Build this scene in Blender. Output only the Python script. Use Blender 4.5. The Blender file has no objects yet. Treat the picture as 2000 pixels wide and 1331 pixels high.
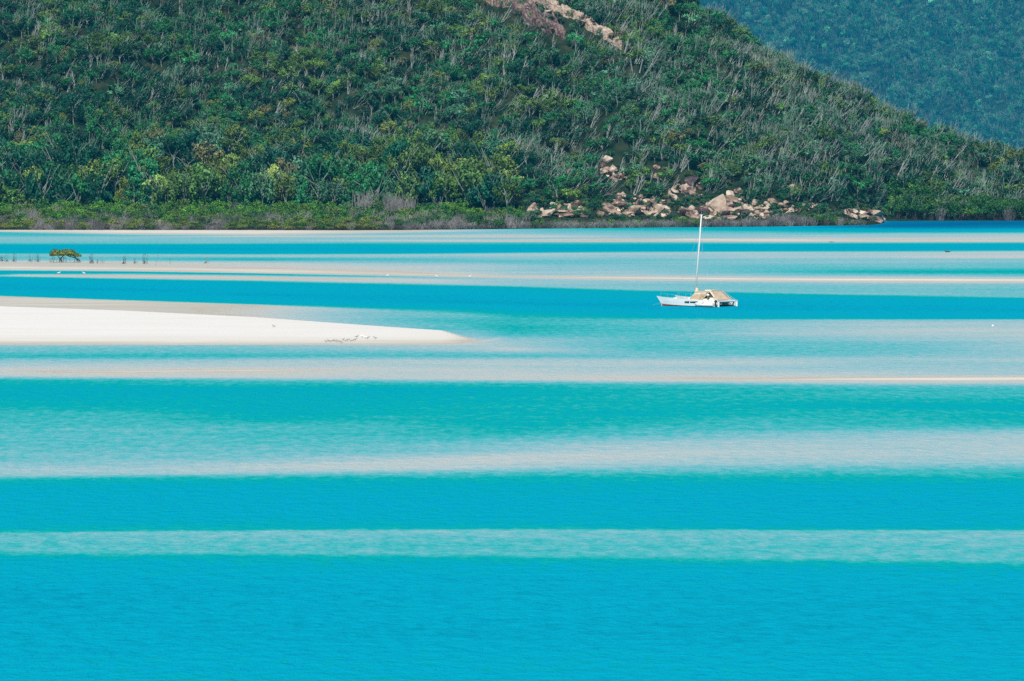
import bpy, bmesh, math, random
import numpy as np
from mathutils import Vector, Matrix

S = bpy.context.scene
COL = S.collection
R = math.radians
rng = random.Random(7)
nrng = np.random.default_rng(11)

# ------------------------------------------------------------------ camera, light, exposure
H = 20.7                      # eye height over the water
F = 10000.0                   # focal length in photo pixels (2000 wide)
HORIZ = 300.0                 # row of the horizon, hidden behind the hill
PITCH = math.atan((665.5 - HORIZ) / F)
cam_d = bpy.data.cameras.new('camera')
cam_d.sensor_width = 36.0
cam_d.lens = 36.0 * F / 2000.0
cam_d.clip_start = 1.0
cam_d.clip_end = 20000.0
cam = bpy.data.objects.new('camera', cam_d)
COL.objects.link(cam)
cam.location = (0, 0, H)
cam.rotation_euler = (math.pi / 2 - PITCH, 0, 0)
S.camera = cam

SUN_EL, SUN_AZ = R(49), R(8)                     # azimuth: degrees left of straight behind the camera (negative: right)
sun_dir = Vector((-math.sin(SUN_AZ) * math.cos(SUN_EL), -math.cos(SUN_AZ) * math.cos(SUN_EL), math.sin(SUN_EL)))
w = bpy.data.worlds.new('World')
S.world = w
w.use_nodes = True
nt = w.node_tree
nt.nodes.clear()
sky = nt.nodes.new('ShaderNodeTexSky')
sky.sky_type = 'NISHITA'
sky.sun_disc = False
sky.sun_elevation = SUN_EL
sky.sun_rotation = math.pi + SUN_AZ
bg = nt.nodes.new('ShaderNodeBackground')
bg.inputs['Strength'].default_value = 0.055
out = nt.nodes.new('ShaderNodeOutputWorld')
nt.links.new(sky.outputs[0], bg.inputs[0])
nt.links.new(bg.outputs[0], out.inputs[0])
sl = bpy.data.lights.new('sun', 'SUN')
sl.energy = 4.65
sl.angle = R(0.5)
sl.color = (1.0, 0.95, 0.87)
sun = bpy.data.objects.new('sun', sl)
COL.objects.link(sun)
sun.location = (-300, -300, 300)
sun.rotation_euler = (-sun_dir).to_track_quat('-Z', 'Y').to_euler()

vs = S.view_settings
S.display_settings.display_device = 'sRGB'
vs.view_transform = 'Standard'
vs.look = 'None'
vs.exposure = 0.0
vs.gamma = 1.0
vs.use_curve_mapping = False
cy = S.cycles
cy.max_bounces = 5
cy.diffuse_bounces = 2
cy.glossy_bounces = 2
cy.transmission_bounces = 2
cy.transparent_max_bounces = 6
cy.volume_bounces = 0
cy.use_denoising = False
cy.caustics_reflective = False
cy.caustics_refractive = False
cy.sample_clamp_indirect = 3.0

HAZE_DENSITY = 0.62e-4
HAZE_COLOR = (0.01, 0.50, 0.92, 1)

# ------------------------------------------------------------------ helpers
def ray(px, py):
    cx, cyy = (px - 1000.0) / F, (665.5 - py) / F
    return Vector((cx, math.cos(PITCH) + cyy * math.sin(PITCH), -math.sin(PITCH) + cyy * math.cos(PITCH)))

def ground(px, py, z=0.0):
    d = ray(px, py)
    t = (z - H) / d.z
    return Vector((d.x * t, d.y * t, z))

def at(px, py, Y):
    d = ray(px, py)
    t = Y / d.y
    return Vector((d.x * t, Y, H + d.z * t))

def to_px(X, Y, Z):
    zc = Y * math.cos(PITCH) - (Z - H) * math.sin(PITCH)
    yc = Y * math.sin(PITCH) + (Z - H) * math.cos(PITCH)
    return 1000.0 + F * X / zc, 665.5 - F * yc / zc

def rowY(py):                                       # distance at which the water shows at a photo row
    py = np.asarray(py, float)
    cyy = (665.5 - py) / F
    return -H * (math.cos(PITCH) + cyy * math.sin(PITCH)) / (-math.sin(PITCH) + cyy * math.cos(PITCH))

def waves(seed, n, lo, hi):
    g = np.random.default_rng(seed)
    k = np.exp(g.uniform(math.log(lo), math.log(hi), n))
    a = g.uniform(0, 2 * math.pi, n)
    p = g.uniform(0, 2 * math.pi, n)
    def f(x, y):
        x = np.asarray(x, float); y = np.asarray(y, float)
        s = 0
        for i in range(n):
            s = s + np.sin((x * math.cos(a[i]) + y * math.sin(a[i])) * 2 * math.pi / k[i] + p[i])
        return s / math.sqrt(n / 2)
    return f

class MB:
    """collects shapes, builds one mesh"""
    def __init__(self):
        self.v, self.f, self.m = [], [], []
    def add(self, vs_, fs, m=0):
        o = len(self.v)
        self.v += [tuple(p) for p in vs_]
        self.f += [tuple(i + o for i in q) for q in fs]
        self.m += [m] * len(fs)
    def tube(self, pts, rad, n=6, m=0, cap=True):
        pts = [Vector(p) for p in pts]
        if not hasattr(rad, '__len__'):
            rad = [rad] * len(pts)
        vs_, fs = [], []
        for i, p in enumerate(pts):
            d = (pts[min(i + 1, len(pts) - 1)] - pts[max(i - 1, 0)]).normalized()
            a = d.cross(Vector((0, 0, 1)))
            if a.length < 1e-3:
                a = d.cross(Vector((0, 1, 0)))
            a.normalize()
            b = d.cross(a)
            for k in range(n):
                t = 2 * math.pi * k / n
                vs_.append(p + (a * math.cos(t) + b * math.sin(t)) * rad[i])
        for i in range(len(pts) - 1):
            for k in range(n):
                k2 = (k + 1) % n
                fs.append((i * n + k, i * n + k2, (i + 1) * n + k2, (i + 1) * n + k))
        if cap:
            fs.append(tuple(range(n))[::-1])
            fs.append(tuple((len(pts) - 1) * n + k for k in range(n)))
        self.add(vs_, fs, m)
    def box(self, x0, x1, y0, y1, z0, z1, m=0):
        v = [(x, y, z) for z in (z0, z1) for y in (y0, y1) for x in (x0, x1)]
        self.add(v, [(0, 2, 3, 1), (4, 5, 7, 6), (0, 1, 5, 4), (2, 6, 7, 3), (0, 4, 6, 2), (1, 3, 7, 5)], m)
    def ell(self, c, r, seg=10, ring=7, m=0, rot=None):
        c = Vector(c)
        vs_, fs = [], []
        for i in range(ring + 1):
            th = math.pi * i / ring
            for k in range(seg):
                ph = 2 * math.pi * k / seg
                p = Vector((r[0] * math.sin(th) * math.cos(ph), r[1] * math.sin(th) * math.sin(ph), r[2] * math.cos(th)))
                if rot: p = rot @ p
                vs_.append(c + p)
        for i in range(ring):
            for k in range(seg):
                k2 = (k + 1) % seg
                fs.append((i * seg + k, (i + 1) * seg + k, (i + 1) * seg + k2, i * seg + k2))
        self.add(vs_, fs, m)
    def sheet(self, grid, m=0, thick=0.0):
        """grid: rows of points; a quad sheet with optional thickness downwards"""
        r, c = len(grid), len(grid[0])
        top = [Vector(p) for row in grid for p in row]
        fs = [(i * c + j, i * c + j + 1, (i + 1) * c + j + 1, (i + 1) * c + j) for i in range(r - 1) for j in range(c - 1)]
        if thick:
            n = len(top)
            vs_ = top + [p - Vector((0, 0, thick)) for p in top]
            f2 = list(fs) + [tuple(n + q for q in f[::-1]) for f in fs]
            edge = [j for j in range(c)] + [i * c + c - 1 for i in range(1, r)] + [(r - 1) * c + j for j in range(c - 2, -1, -1)] + [i * c for i in range(r - 2, 0, -1)]
            for a, b in zip(edge, edge[1:] + edge[:1]):
                f2.append((a, n + a, n + b, b))
            self.add(vs_, f2, m)
        else:
            self.add(top, fs, m)
    def mesh(self, name, mats, smooth=False):
        me = bpy.data.meshes.new(name)
        me.from_pydata(self.v, [], self.f)
        for mt in (mats if isinstance(mats, (list, tuple)) else [mats]):
            me.materials.append(mt)
        if len(me.materials) > 1:
            me.polygons.foreach_set('material_index', self.m)
        if smooth:
            me.polygons.foreach_set('use_smooth', [True] * len(me.polygons))
        me.update()
        return me
    def build(self, name, mats, parent=None, smooth=False):
        return link(name, self.mesh(name, mats, smooth), parent)

def link(name, data, parent=None):
    o = bpy.data.objects.new(name, data)
    COL.objects.link(o)
    if parent is not None:
        o.parent = parent
    return o

def thing(name, label, cat, loc=(0, 0, 0), rz=0.0, group=None):
    return tag(link(name, None), label, cat, group, loc, rz)

def tag(o, label, cat, group=None, loc=None, rz=None):
    o['label'] = label
    o['category'] = cat
    if group: o['group'] = group
    if loc is not None: o.location = loc
    if rz is not None: o.rotation_euler = (0, 0, rz)
    return o

ORD = ['first', 'second', 'third', 'fourth', 'fifth', 'sixth', 'seventh', 'eighth', 'ninth', 'tenth', 'eleventh', 'twelfth',
       'thirteenth', 'fourteenth', 'fifteenth', 'sixteenth', 'seventeenth', 'eighteenth', 'nineteenth', 'twentieth']
def ordinal(i):
    if i < 20: return ORD[i]
    return ['twenty', 'thirty', 'forty', 'fifty'][i // 10 - 2 + (0 if i % 10 != 9 else 0)] + '-' + ORD[(i) % 10]

# ------------------------------------------------------------------ materials
def mat(name, color, rough=0.6, spec=0.3, bump=0.0, bscale=5.0, vary=0.0, vscale=2.0):
    m = bpy.data.materials.new(name)
    m.use_nodes = True
    n = m.node_tree.nodes; l = m.node_tree.links
    b = n['Principled BSDF']
    b.inputs['Base Color'].default_value = (*color, 1)
    b.inputs['Roughness'].default_value = rough
    b.inputs['Specular IOR Level'].default_value = spec
    tc = n.new('ShaderNodeTexCoord')
    if vary:
        nz = n.new('ShaderNodeTexNoise'); nz.inputs['Scale'].default_value = vscale; nz.inputs['Detail'].default_value = 4
        l.new(tc.outputs['Object'], nz.inputs['Vector'])
        rp = n.new('ShaderNodeValToRGB')
        rp.color_ramp.elements[0].position = 0.3
        rp.color_ramp.elements[1].position = 0.7
        rp.color_ramp.elements[0].color = (*[max(0, c * (1 - vary)) for c in color], 1)
        rp.color_ramp.elements[1].color = (*[min(1, c * (1 + vary)) for c in color], 1)
        l.new(nz.outputs['Fac'], rp.inputs['Fac'])
        l.new(rp.outputs['Color'], b.inputs['Base Color'])
    if bump:
        nb = n.new('ShaderNodeTexNoise'); nb.inputs['Scale'].default_value = bscale; nb.inputs['Detail'].default_value = 5
        l.new(tc.outputs['Object'], nb.inputs['Vector'])
        bp = n.new('ShaderNodeBump'); bp.inputs['Strength'].default_value = bump; bp.inputs['Distance'].default_value = 0.3
        l.new(nb.outputs['Fac'], bp.inputs['Height'])
        l.new(bp.outputs['Normal'], b.inputs['Normal'])
    return m

def leaf_mat():
    """leaf colour comes from each plant's own tint; single leaf clumps vary around it"""
    m = bpy.data.materials.new('foliage')
    m.use_nodes = True
    n = m.node_tree.nodes; l = m.node_tree.links
    b = n['Principled BSDF']
    a = n.new('ShaderNodeAttribute'); a.attribute_type = 'INSTANCER'; a.attribute_name = 'tint'
    g = n.new('ShaderNodeNewGeometry')
    mr = n.new('ShaderNodeMapRange'); mr.inputs[3].default_value = 0.55; mr.inputs[4].default_value = 1.55
    l.new(g.outputs['Random Per Island'], mr.inputs[0])
    mul = n.new('ShaderNodeVectorMath'); mul.operation = 'SCALE'
    l.new(a.outputs['Color'], mul.inputs[0]); l.new(mr.outputs[0], mul.inputs['Scale'])
    l.new(mul.outputs[0], b.inputs['Base Color'])
    b.inputs['Roughness'].default_value = 0.55
    b.inputs['Specular IOR Level'].default_value = 0.25
    return m

M_leaf = leaf_mat()
M_bark = mat('pale_bark', (0.29, 0.36, 0.31), 0.85, 0.1, vary=0.3, vscale=3)
M_bone = mat('bleached_wood', (0.40, 0.44, 0.41), 0.85, 0.1, vary=0.25, vscale=3)
M_twig = mat('grey_twig', (0.26, 0.252, 0.25), 0.9, 0.05, vary=0.3, vscale=3)
_n = M_twig.node_tree
_oi = _n.nodes.new('ShaderNodeObjectInfo'); _mr = _n.nodes.new('ShaderNodeMapRange'); _mr.inputs[3].default_value = .45; _mr.inputs[4].default_value = 1.35
_sc = _n.nodes.new('ShaderNodeVectorMath'); _sc.operation = 'SCALE'
_ln = _n.nodes['Principled BSDF'].inputs['Base Color'].links[0]; _src = _ln.from_socket
_n.links.remove(_ln)
_n.links.new(_oi.outputs['Random'], _mr.inputs[0]); _n.links.new(_src, _sc.inputs[0]); _n.links.new(_mr.outputs[0], _sc.inputs['Scale']); _n.links.new(_sc.outputs[0], _n.nodes['Principled BSDF'].inputs['Base Color'])
M_darkwood = mat('dark_wet_wood', (0.075, 0.06, 0.058), 0.8, 0.2, vary=0.3)

def rock_mat(name, c1, c2, c3, scale=0.35):
    m = bpy.data.materials.new(name)
    m.use_nodes = True
    n = m.node_tree.nodes; l = m.node_tree.links
    b = n['Principled BSDF']
    tc = n.new('ShaderNodeTexCoord')
    mp = n.new('ShaderNodeMapping')
    l.new(tc.outputs['Object'], mp.inputs[0])
    nz = n.new('ShaderNodeTexNoise'); nz.inputs['Scale'].default_value = scale * 5; nz.inputs['Detail'].default_value = 6; nz.inputs['Roughness'].default_value = 0.65
    oi = n.new('ShaderNodeObjectInfo')
    ad = n.new('ShaderNodeMath'); ad.operation = 'MULTIPLY_ADD'; ad.inputs[1].default_value = 0.35; 
    l.new(mp.outputs[0], nz.inputs['Vector'])
    l.new(oi.outputs['Random'], ad.inputs[0]); l.new(nz.outputs['Fac'], ad.inputs[2])
    sb = n.new('ShaderNodeMath'); sb.operation = 'SUBTRACT'; sb.inputs[1].default_value = 0.17
    l.new(ad.outputs[0], sb.inputs[0])
    rp = n.new('ShaderNodeValToRGB')
    e = rp.color_ramp.elements
    e[0].position = 0.36; e[0].color = (*c1, 1)
    e[1].position = 0.66; e[1].color = (*c3, 1)
    x = e.new(0.5); x.color = (*c2, 1)
    l.new(sb.outputs[0], rp.inputs['Fac'])
    l.new(rp.outputs['Color'], b.inputs['Base Color'])
    b.inputs['Roughness'].default_value = 0.9
    b.inputs['Specular IOR Level'].default_value = 0.1
    nb = n.new('ShaderNodeTexNoise'); nb.inputs['Scale'].default_value = 1.6; nb.inputs['Detail'].default_value = 6
    l.new(tc.outputs['Object'], nb.inputs['Vector'])
    bp = n.new('ShaderNodeBump'); bp.inputs['Strength'].default_value = 0.9; bp.inputs['Distance'].default_value = 0.6
    l.new(nb.outputs['Fac'], bp.inputs['Height']); l.new(bp.outputs['Normal'], b.inputs['Normal'])
    return m

M_rock = rock_mat('granite', (0.11, 0.07, 0.06), (0.38, 0.275, 0.225), (0.61, 0.50, 0.41))
M_rock2 = rock_mat('stained_granite', (0.06, 0.045, 0.052), (0.145, 0.10, 0.105), (0.40, 0.29, 0.23), 0.2)
M_rockt = rock_mat('bleached_granite', (0.26, 0.18, 0.14), (0.52, 0.41, 0.32), (0.70, 0.61, 0.49), 0.2)

def ground_mat():
    m = bpy.data.materials.new('forest_floor')
    m.use_nodes = True
    n = m.node_tree.nodes; l = m.node_tree.links
    b = n['Principled BSDF']
    tc = n.new('ShaderNodeTexCoord')
    nz = n.new('ShaderNodeTexNoise'); nz.inputs['Scale'].default_value = 0.25; nz.inputs['Detail'].default_value = 8
    l.new(tc.outputs['Object'], nz.inputs['Vector'])
    rp = n.new('ShaderNodeValToRGB'); e = rp.color_ramp.elements
    e[0].position = 0.35; e[0].color = (0.010, 0.028, 0.016, 1)
    e[1].position = 0.7; e[1].color = (0.045, 0.055, 0.03, 1)
    l.new(nz.outputs['Fac'], rp.inputs['Fac']); l.new(rp.outputs['Color'], b.inputs['Base Color'])
    b.inputs['Roughness'].default_value = 1.0
    b.inputs['Specular IOR Level'].default_value = 0.0
    return m
M_floor = ground_mat()

# ------------------------------------------------------------------ water depth, measured along the bands of the inlet; far right shore also holds forest reflection
XS = [0, 250, 500, 750, 1000, 1250, 1500, 1750, 2000]
TR = []
def tr(ys, vs_, xs=XS):
    TR.append((list(xs), list(ys), list(vs_) if hasattr(vs_, '__len__') else [vs_] * len(xs)))
tr([430, 430, 430, 430, 430, 430, 430, 425, 420], [0.5, 0.5, 0.5, 0.6, 0.9, 1.0, 1.1, 1.5, 1.6])
tr([450, 451.5, 452, 451, 448, 445, 443, 436, 432], [-.3, -.35, -.35, -.1, .5, .85, 1.0, 1.5, 1.6])
tr([452, 454.5, 456, 453.5, 450, 448.5, 448, 441, 437], [-.1, -.4, -.4, -.2, .35, .7, .95, 1.7, 1.7])  # far right: the dark blue stands for deeper water and the forest's reflection
tr([454, 457.5, 458.5, 456, 453, 452, 452, 447, 446], [.55, .1, -.02, .35, .4, .45, .6, 1.3, 1.35])
tr([457, 460, 460.3, 459.5, 457, 456, 456, 452, 452], [.62, .55, .35, .35, .35, .38, .42, .85, .9])
tr([462, 462.5, 461.8, 461.5, 462.5, 463, 463, 457, 457], [.5, .4, -.03, -.06, -.04, .3, .25, .3, .28])
tr([465, 465, 464.5, 464.5, 465.5, 466.5, 466.8, 467, 467.5], [.36, .33, .36, .38, .36, .3, .12, .1, .12], XS)
tr([468, 468, 468, 468.5, 468.8, 466.8, 467, 468.6, 469.2, 469.5], [.36, .36, .4, .3, .22, .02, -.3, -.3, -.15, -.12], [0, 250, 500, 750, 1000, 1240, 1350, 1500, 1750, 2000])
tr([471.5, 471.5, 470, 470.5, 471.2, 471.3, 470, 471.6, 471.5, 471.5], [.36, .36, .36, .1, -.06, -.03, -.25, -.2, -.1, -.08], [0, 250, 500, 750, 1000, 1200, 1350, 1500, 1750, 2000])
tr([474.5, 474.5, 474, 473.5, 473.5, 473.6, 473.6, 473.4, 473.2], [.4, .4, .38, .38, .38, .4, .3, .3, .3])
tr([479, 479, 479, 479, 479, 478.5, 478, 477.5, 477], .85)
tr([486, 486, 487, 487, 486, 485, 485, 484, 483], 1.1)
tr([494, 495, 495.5, 495, 492.5, 490.5, 490, 489.5, 488.5], .85)
tr([497.5, 497.5, 498, 497.5, 496, 494, 493.5, 493, 492], [.3, .28, .3, .26, .24, .24, .2, .2, .2])
tr([500, 500.5, 501, 501, 500, 499, 498, 498, 498], [.34, .3, .26, .26, .26, .26, .22, .2, .16])
tr([503.5, 504, 504, 504, 503.5, 502.8, 502.5, 502.4, 502.3], [.5, .5, .55, .36, .3, .26, .22, .18, .04])
tr([507, 507.5, 507.5, 507, 507, 507, 507, 507, 507], [.4, .5, .72, .55, .4, .4, .36, .34, .36])
tr([510, 511, 511.5, 511, 511.5, 512, 512, 512, 512], [.22, .25, .3, .42, .5, .36, .34, .32, .34])
tr([513, 514, 515, 517, 518, 519, 520, 521, 522], [.0, .03, .1, .2, .3, .38, .45, .4, .45])
tr([517, 519.5, 523, 527, 530, 531, 531, 531, 531], [.06, .05, .06, .12, .26, .32, .5, .78, .85])
tr([520, 522, 526, 532, 537.5, 539.5, 542, 543, 544], [-.1, -.12, -.12, -.06, .22, .2, .18, .14, .12])
tr([523.5, 525, 530, 535.5, 541, 543.4, 546, 547.5, 548], [-.3, -.3, -.3, -.14, -.14, -.32, -.45, -.5, -.5])
tr([527, 529, 533, 538, 543, 546.5, 549.3, 551, 552], [-.1, -.08, -.06, .1, .2, .03, .03, .03, .03])
tr([530, 532, 535.6, 540.5, 545, 549, 551.5, 553.5, 554.5], [1.0, .98, .9, .5, .3, .3, .3, .32, .32])
tr([534, 536, 539.5, 543, 548, 553, 556, 559, 561], [.9, .4, .25, .28, .3, .34, .36, .4, .4])
tr([537.2, 537.8, 539.4, 543.6, 545.8, 551.5, 557, 561, 565, 568], [.6, .0, -.18, -.2, .05, .3, .34, .42, .42, .42], [0, 40, 250, 500, 750, 1000, 1250, 1500, 1750, 2000])
tr([539, 543.2, 547.6, 552, 558, 566, 571, 576, 580.5], [.2, .2, .2, .22, .26, .34, .38, .42, .42])
tr([541.5, 547, 551.5, 557, 562.5, 570, 575, 580, 584], .88)
tr([560, 567, 575, 584, 592, 598, 601, 604, 606], 1.12)
spx = [-400, 0, 250, 500, 755, 865, 934, 1000, 1250, 1500, 1750, 2000, 2400]
tr([570, 577.5, 586, 593.5, 601, 604, 607, 612, 619, 622, 622.6, 623, 623], [.85, .85, .85, .85, .85, .85, .86, .86, .85, .9, .92, .92, .92], spx)
tr([573, 579.6, 588.2, 596.8, 607, 612, 617, 623, 625, 625.5, 625, 625, 625], [-.1, -.1, -.1, .0, .35, .45, .5, .6, .5, .42, .36, .32, .32], spx)
tr([585, 590, 598, 607, 618, 627, 636, 640, 632, 632, 632, 632, 632], [-.14, -.14, -.08, .09, .42, .55, .65, .72, .45, .34, .25, .2, .2], spx)
tr([596, 599.3, 608, 620.4, 638.5, 645.4, 666, 650, 640, 640, 640, 640, 640], [-.12, -.12, -.10, .06, .4, .5, .2, .66, .5, .3, .22, .15, .15], spx)
tr([598, 601, 609.8, 622.2, 640.5, 647.6, 669.0, 657, 655, 652, 650, 650, 650], [-.9, -.9, -.85, -.8, -.7, -.6, -.12, .5, .55, .28, .2, .17, .2], spx)
tr([655, 655, 655, 655, 655, 658, 669.4, 664, 664, 664, 664, 664, 664], [-.85, -.85, -.85, -.85, -.75, -.55, .16, .3, .48, .42, .3, .2, .24], spx)
tr([663, 663, 663, 663, 663, 664, 669.6, 668, 668, 668, 668, 668, 668], [-.5, -.5, -.52, -.55, -.55, -.45, .18, .28, .5, .48, .38, .24, .27], spx)
tr([668, 668, 668.5, 668.5, 668.5, 668, 669.8, 672, 672, 672, 672, 672, 672], [-.3, -.3, -.32, -.34, -.34, -.3, .2, .26, .53, .5, .42, .26, .3], spx)
tr([672.5, 672.5, 672.5, 673, 672.5, 671.5, 671, 676, 678, 678, 678, 678, 678], [-.05, -.05, -.05, -.05, -.05, -.03, .2, .25, .53, .52, .46, .3, .36], spx)
tr([675.5, 675.5, 675.5, 675.5, 675, 675, 675, 684, 686, 686, 686, 686, 686], [.38, .38, .36, .34, .22, .2, .2, .15, .48, .52, .44, .3, .36], spx)
tr([686, 686, 686, 686, 687, 690, 693, 695, 696], [.42, .42, .4, .4, .26, .45, .5, .4, .3])
tr([695.5, 695.5, 695.5, 695.5, 695.5, 697, 700, 702, 703], [.62, .62, .58, .55, .58, .45, .3, .26, .22])
tr([704, 704, 704, 704, 703, 705, 708, 710, 710], [.3, .3, .28, .28, .24, .22, .2, .28, .28])
tr([715, 715, 715, 715, 715, 717, 720, 722, 722], [.21, .21, .2, .2, .2, .2, .22, .24, .28])
tr([723.5, 723.5, 721.5, 722, 725, 728, 732, 733, 733], [.1, .09, .06, .13, .11, .12, .16, .2, .22])
tr([726, 725.6, 723.8, 724, 729, 735, 739, 740, 739.2], [.1, -.2, -.25, .17, .1, .1, .05, -.15, -.25])
tr([729, 728.6, 726.5, 727, 735, 739.5, 741.5, 742, 741.8], [.12, .06, .06, .13, .1, .09, -.12, -.35, -.42])
tr([734, 735.5, 736.5, 738, 740, 743, 744.2, 745, 745.3], [.15, .13, .12, .12, .11, .11, .1, .1, .1])
tr([737, 738.5, 740, 742, 744, 746, 748, 749.5, 750], [.3, .3, .28, .28, .28, .26, .25, .25, .25])
tr([743, 744, 746, 748, 750, 752, 754, 756, 757], [.64, .64, .63, .62, .62, .6, .58, .55, .54])
tr([753, 754, 756, 758, 760, 761, 762, 763, 764], [.82, .82, .8, .79, .77, .73, .68, .64, .62])
tr([765, 765, 768, 768, 768, 768, 768, 768, 768], [.88, .88, .86, .84, .8, .72, .66, .62, .62])
tr([790, 792, 792, 792, 790, 788, 787, 793, 797], [.76, .78, .8, .76, .74, .76, .8, .82, .84])
tr([806, 808, 814, 814, 816, 812, 805, 806, 808], [.6, .62, .78, .7, .72, .78, .7, .66, .7])
tr([830, 830, 832, 830, 831, 826, 822, 822, 826], [.55, .54, .6, .6, .82, .7, .62, .62, .66])
tr([860, 860, 860, 858, 852, 846, 840, 838, 838], [.5, .5, .5, .52, .55, .52, .5, .46, .4])
tr([895, 893, 890, 885, 876, 868, 860, 853, 850], [.44, .43, .42, .4, .36, .3, .26, .24, .22])
tr([920, 917, 911, 903, 894, 887, 882, 880, 880], [.26, .24, .2, .15, .13, .15, .2, .21, .21])
tr([930, 927.5, 924, 919, 913, 910, 908, 907, 905], [.3, .28, .25, .22, .25, .28, .28, .28, .28])
tr([936, 934, 932, 930, 927, 925, 924, 922, 920], [.64, .64, .62, .6, .58, .56, .55, .55, .55])
tr([944, 942, 941, 939, 937, 936, 935, 934, 933], [.8, .8, .78, .77, .76, .74, .73, .73, .73])
tr([956, 954, 954, 952, 951, 951, 950, 949, 948], .92)
tr([985] * 9, 1.0)
tr([1027, 1026, 1025, 1024, 1024, 1024, 1025, 1025, 1025], .93)
tr([1039.5, 1036.5, 1035, 1034, 1033, 1033, 1034, 1034, 1034], [.8] * 9)
tr([1042.5, 1039.5, 1038, 1037, 1036, 1036, 1037, 1037, 1037], [.52, .5, .48, .47, .46, .46, .44, .43, .42])
tr([1060, 1060, 1060, 1060, 1061, 1063, 1065, 1068, 1070], [.54, .54, .53, .53, .52, .52, .52, .52, .52])
tr([1079, 1080, 1080.5, 1081, 1083, 1086, 1090, 1093, 1096], [.53, .52, .52, .52, .52, .52, .52, .5, .5])
tr([1085, 1086, 1087, 1087.5, 1090, 1093, 1097, 1100, 1103], .74)
tr([1092, 1093, 1094, 1094.5, 1097, 1100, 1104, 1107, 1110], .88)
tr([1104, 1104, 1105, 1106, 1108, 1110, 1113, 1116, 1118], .96)
tr([1160] * 9, 1.08)
tr([1340] * 9, 1.02)
tr([1600] * 9, 1.02)

def depth_field(px, py):
    """px: (n,) photo columns, py: (m,) rows -> (m, n) depth"""
    tv = np.array([np.interp(px, t[0], t[2]) for t in TR])
    ty = np.array([np.interp(px, t[0], t[1]) for t in TR])
    ty = np.maximum.accumulate(ty + np.arange(len(TR))[:, None] * 1e-4, axis=0)
    o = np.empty((len(py), len(px)))
    for j in range(len(px)):
        o[:, j] = np.interp(py, ty[:, j], tv[:, j])
    return o

rows = np.concatenate([np.arange(427, 480, 0.5), np.arange(480, 560, 0.8), np.arange(560, 760, 1.0), np.arange(760, 1120, 2.5), np.arange(1120, 1420, 10), [1500, 1700, 2200, 3500, 7000]])
cols = np.concatenate([[-6000, -3000, -1500, -900, -600], np.arange(-400, 2401, 8), [2600, 2900, 3500, 5000, 8000]])
Yrow = rowY(rows)
V = depth_field(np.clip(cols, -400, 2400), rows)
far_rows = [4000, 11000]
Yall = np.concatenate([far_rows[::-1], Yrow])
Vall = np.vstack([np.full((2, len(cols)), 1.5), V])
Xg = (cols[None, :] - 1000) / F * Yall[:, None]
Yg = np.repeat(Yall[:, None], len(cols), 1)
wob = waves(5, 10, 14, 120)
# the bands wander a little along their length
Vall = Vall + 0.02 * wob(Xg * 0.35, Yg) * (Vall > 0.1)

def grid_mesh(name, Xg, Yg, Zg, material, attr=None, keep=None, smooth=True):
    m, n = Xg.shape
    idx = np.arange(m * n).reshape(m, n)
    q = np.stack([idx[1:, :-1], idx[1:, 1:], idx[:-1, 1:], idx[:-1, :-1]], -1).reshape(-1, 4)
    if keep is not None:
        k = (keep[1:, :-1] | keep[1:, 1:] | keep[:-1, 1:] | keep[:-1, :-1]).reshape(-1)
        q = q[k]
        used = np.unique(q)
        remap = np.zeros(m * n, int); remap[used] = np.arange(len(used))
        q = remap[q]
    else:
        used = np.arange(m * n)
    co = np.stack([Xg.reshape(-1), Yg.reshape(-1), Zg.reshape(-1)], -1)[used]
    me = bpy.data.meshes.new(name)
    me.vertices.add(len(co)); me.vertices.foreach_set('co', co.reshape(-1).astype(np.float32))
    me.loops.add(q.size); me.loops.foreach_set('vertex_index', q.reshape(-1).astype(np.int32))
    me.polygons.add(len(q)); me.polygons.foreach_set('loop_start', np.arange(0, q.size, 4, dtype=np.int32))
    me.update(calc_edges=True)
    if smooth:
        me.polygons.foreach_set('use_smooth', np.ones(len(q), bool))
    if attr is not None:
        a = me.attributes.new('depth', 'FLOAT', 'POINT')
        a.data.foreach_set('value', attr.reshape(-1)[used].astype(np.float32))
    me.materials.append(material)
    me.validate()
    return me

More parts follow.
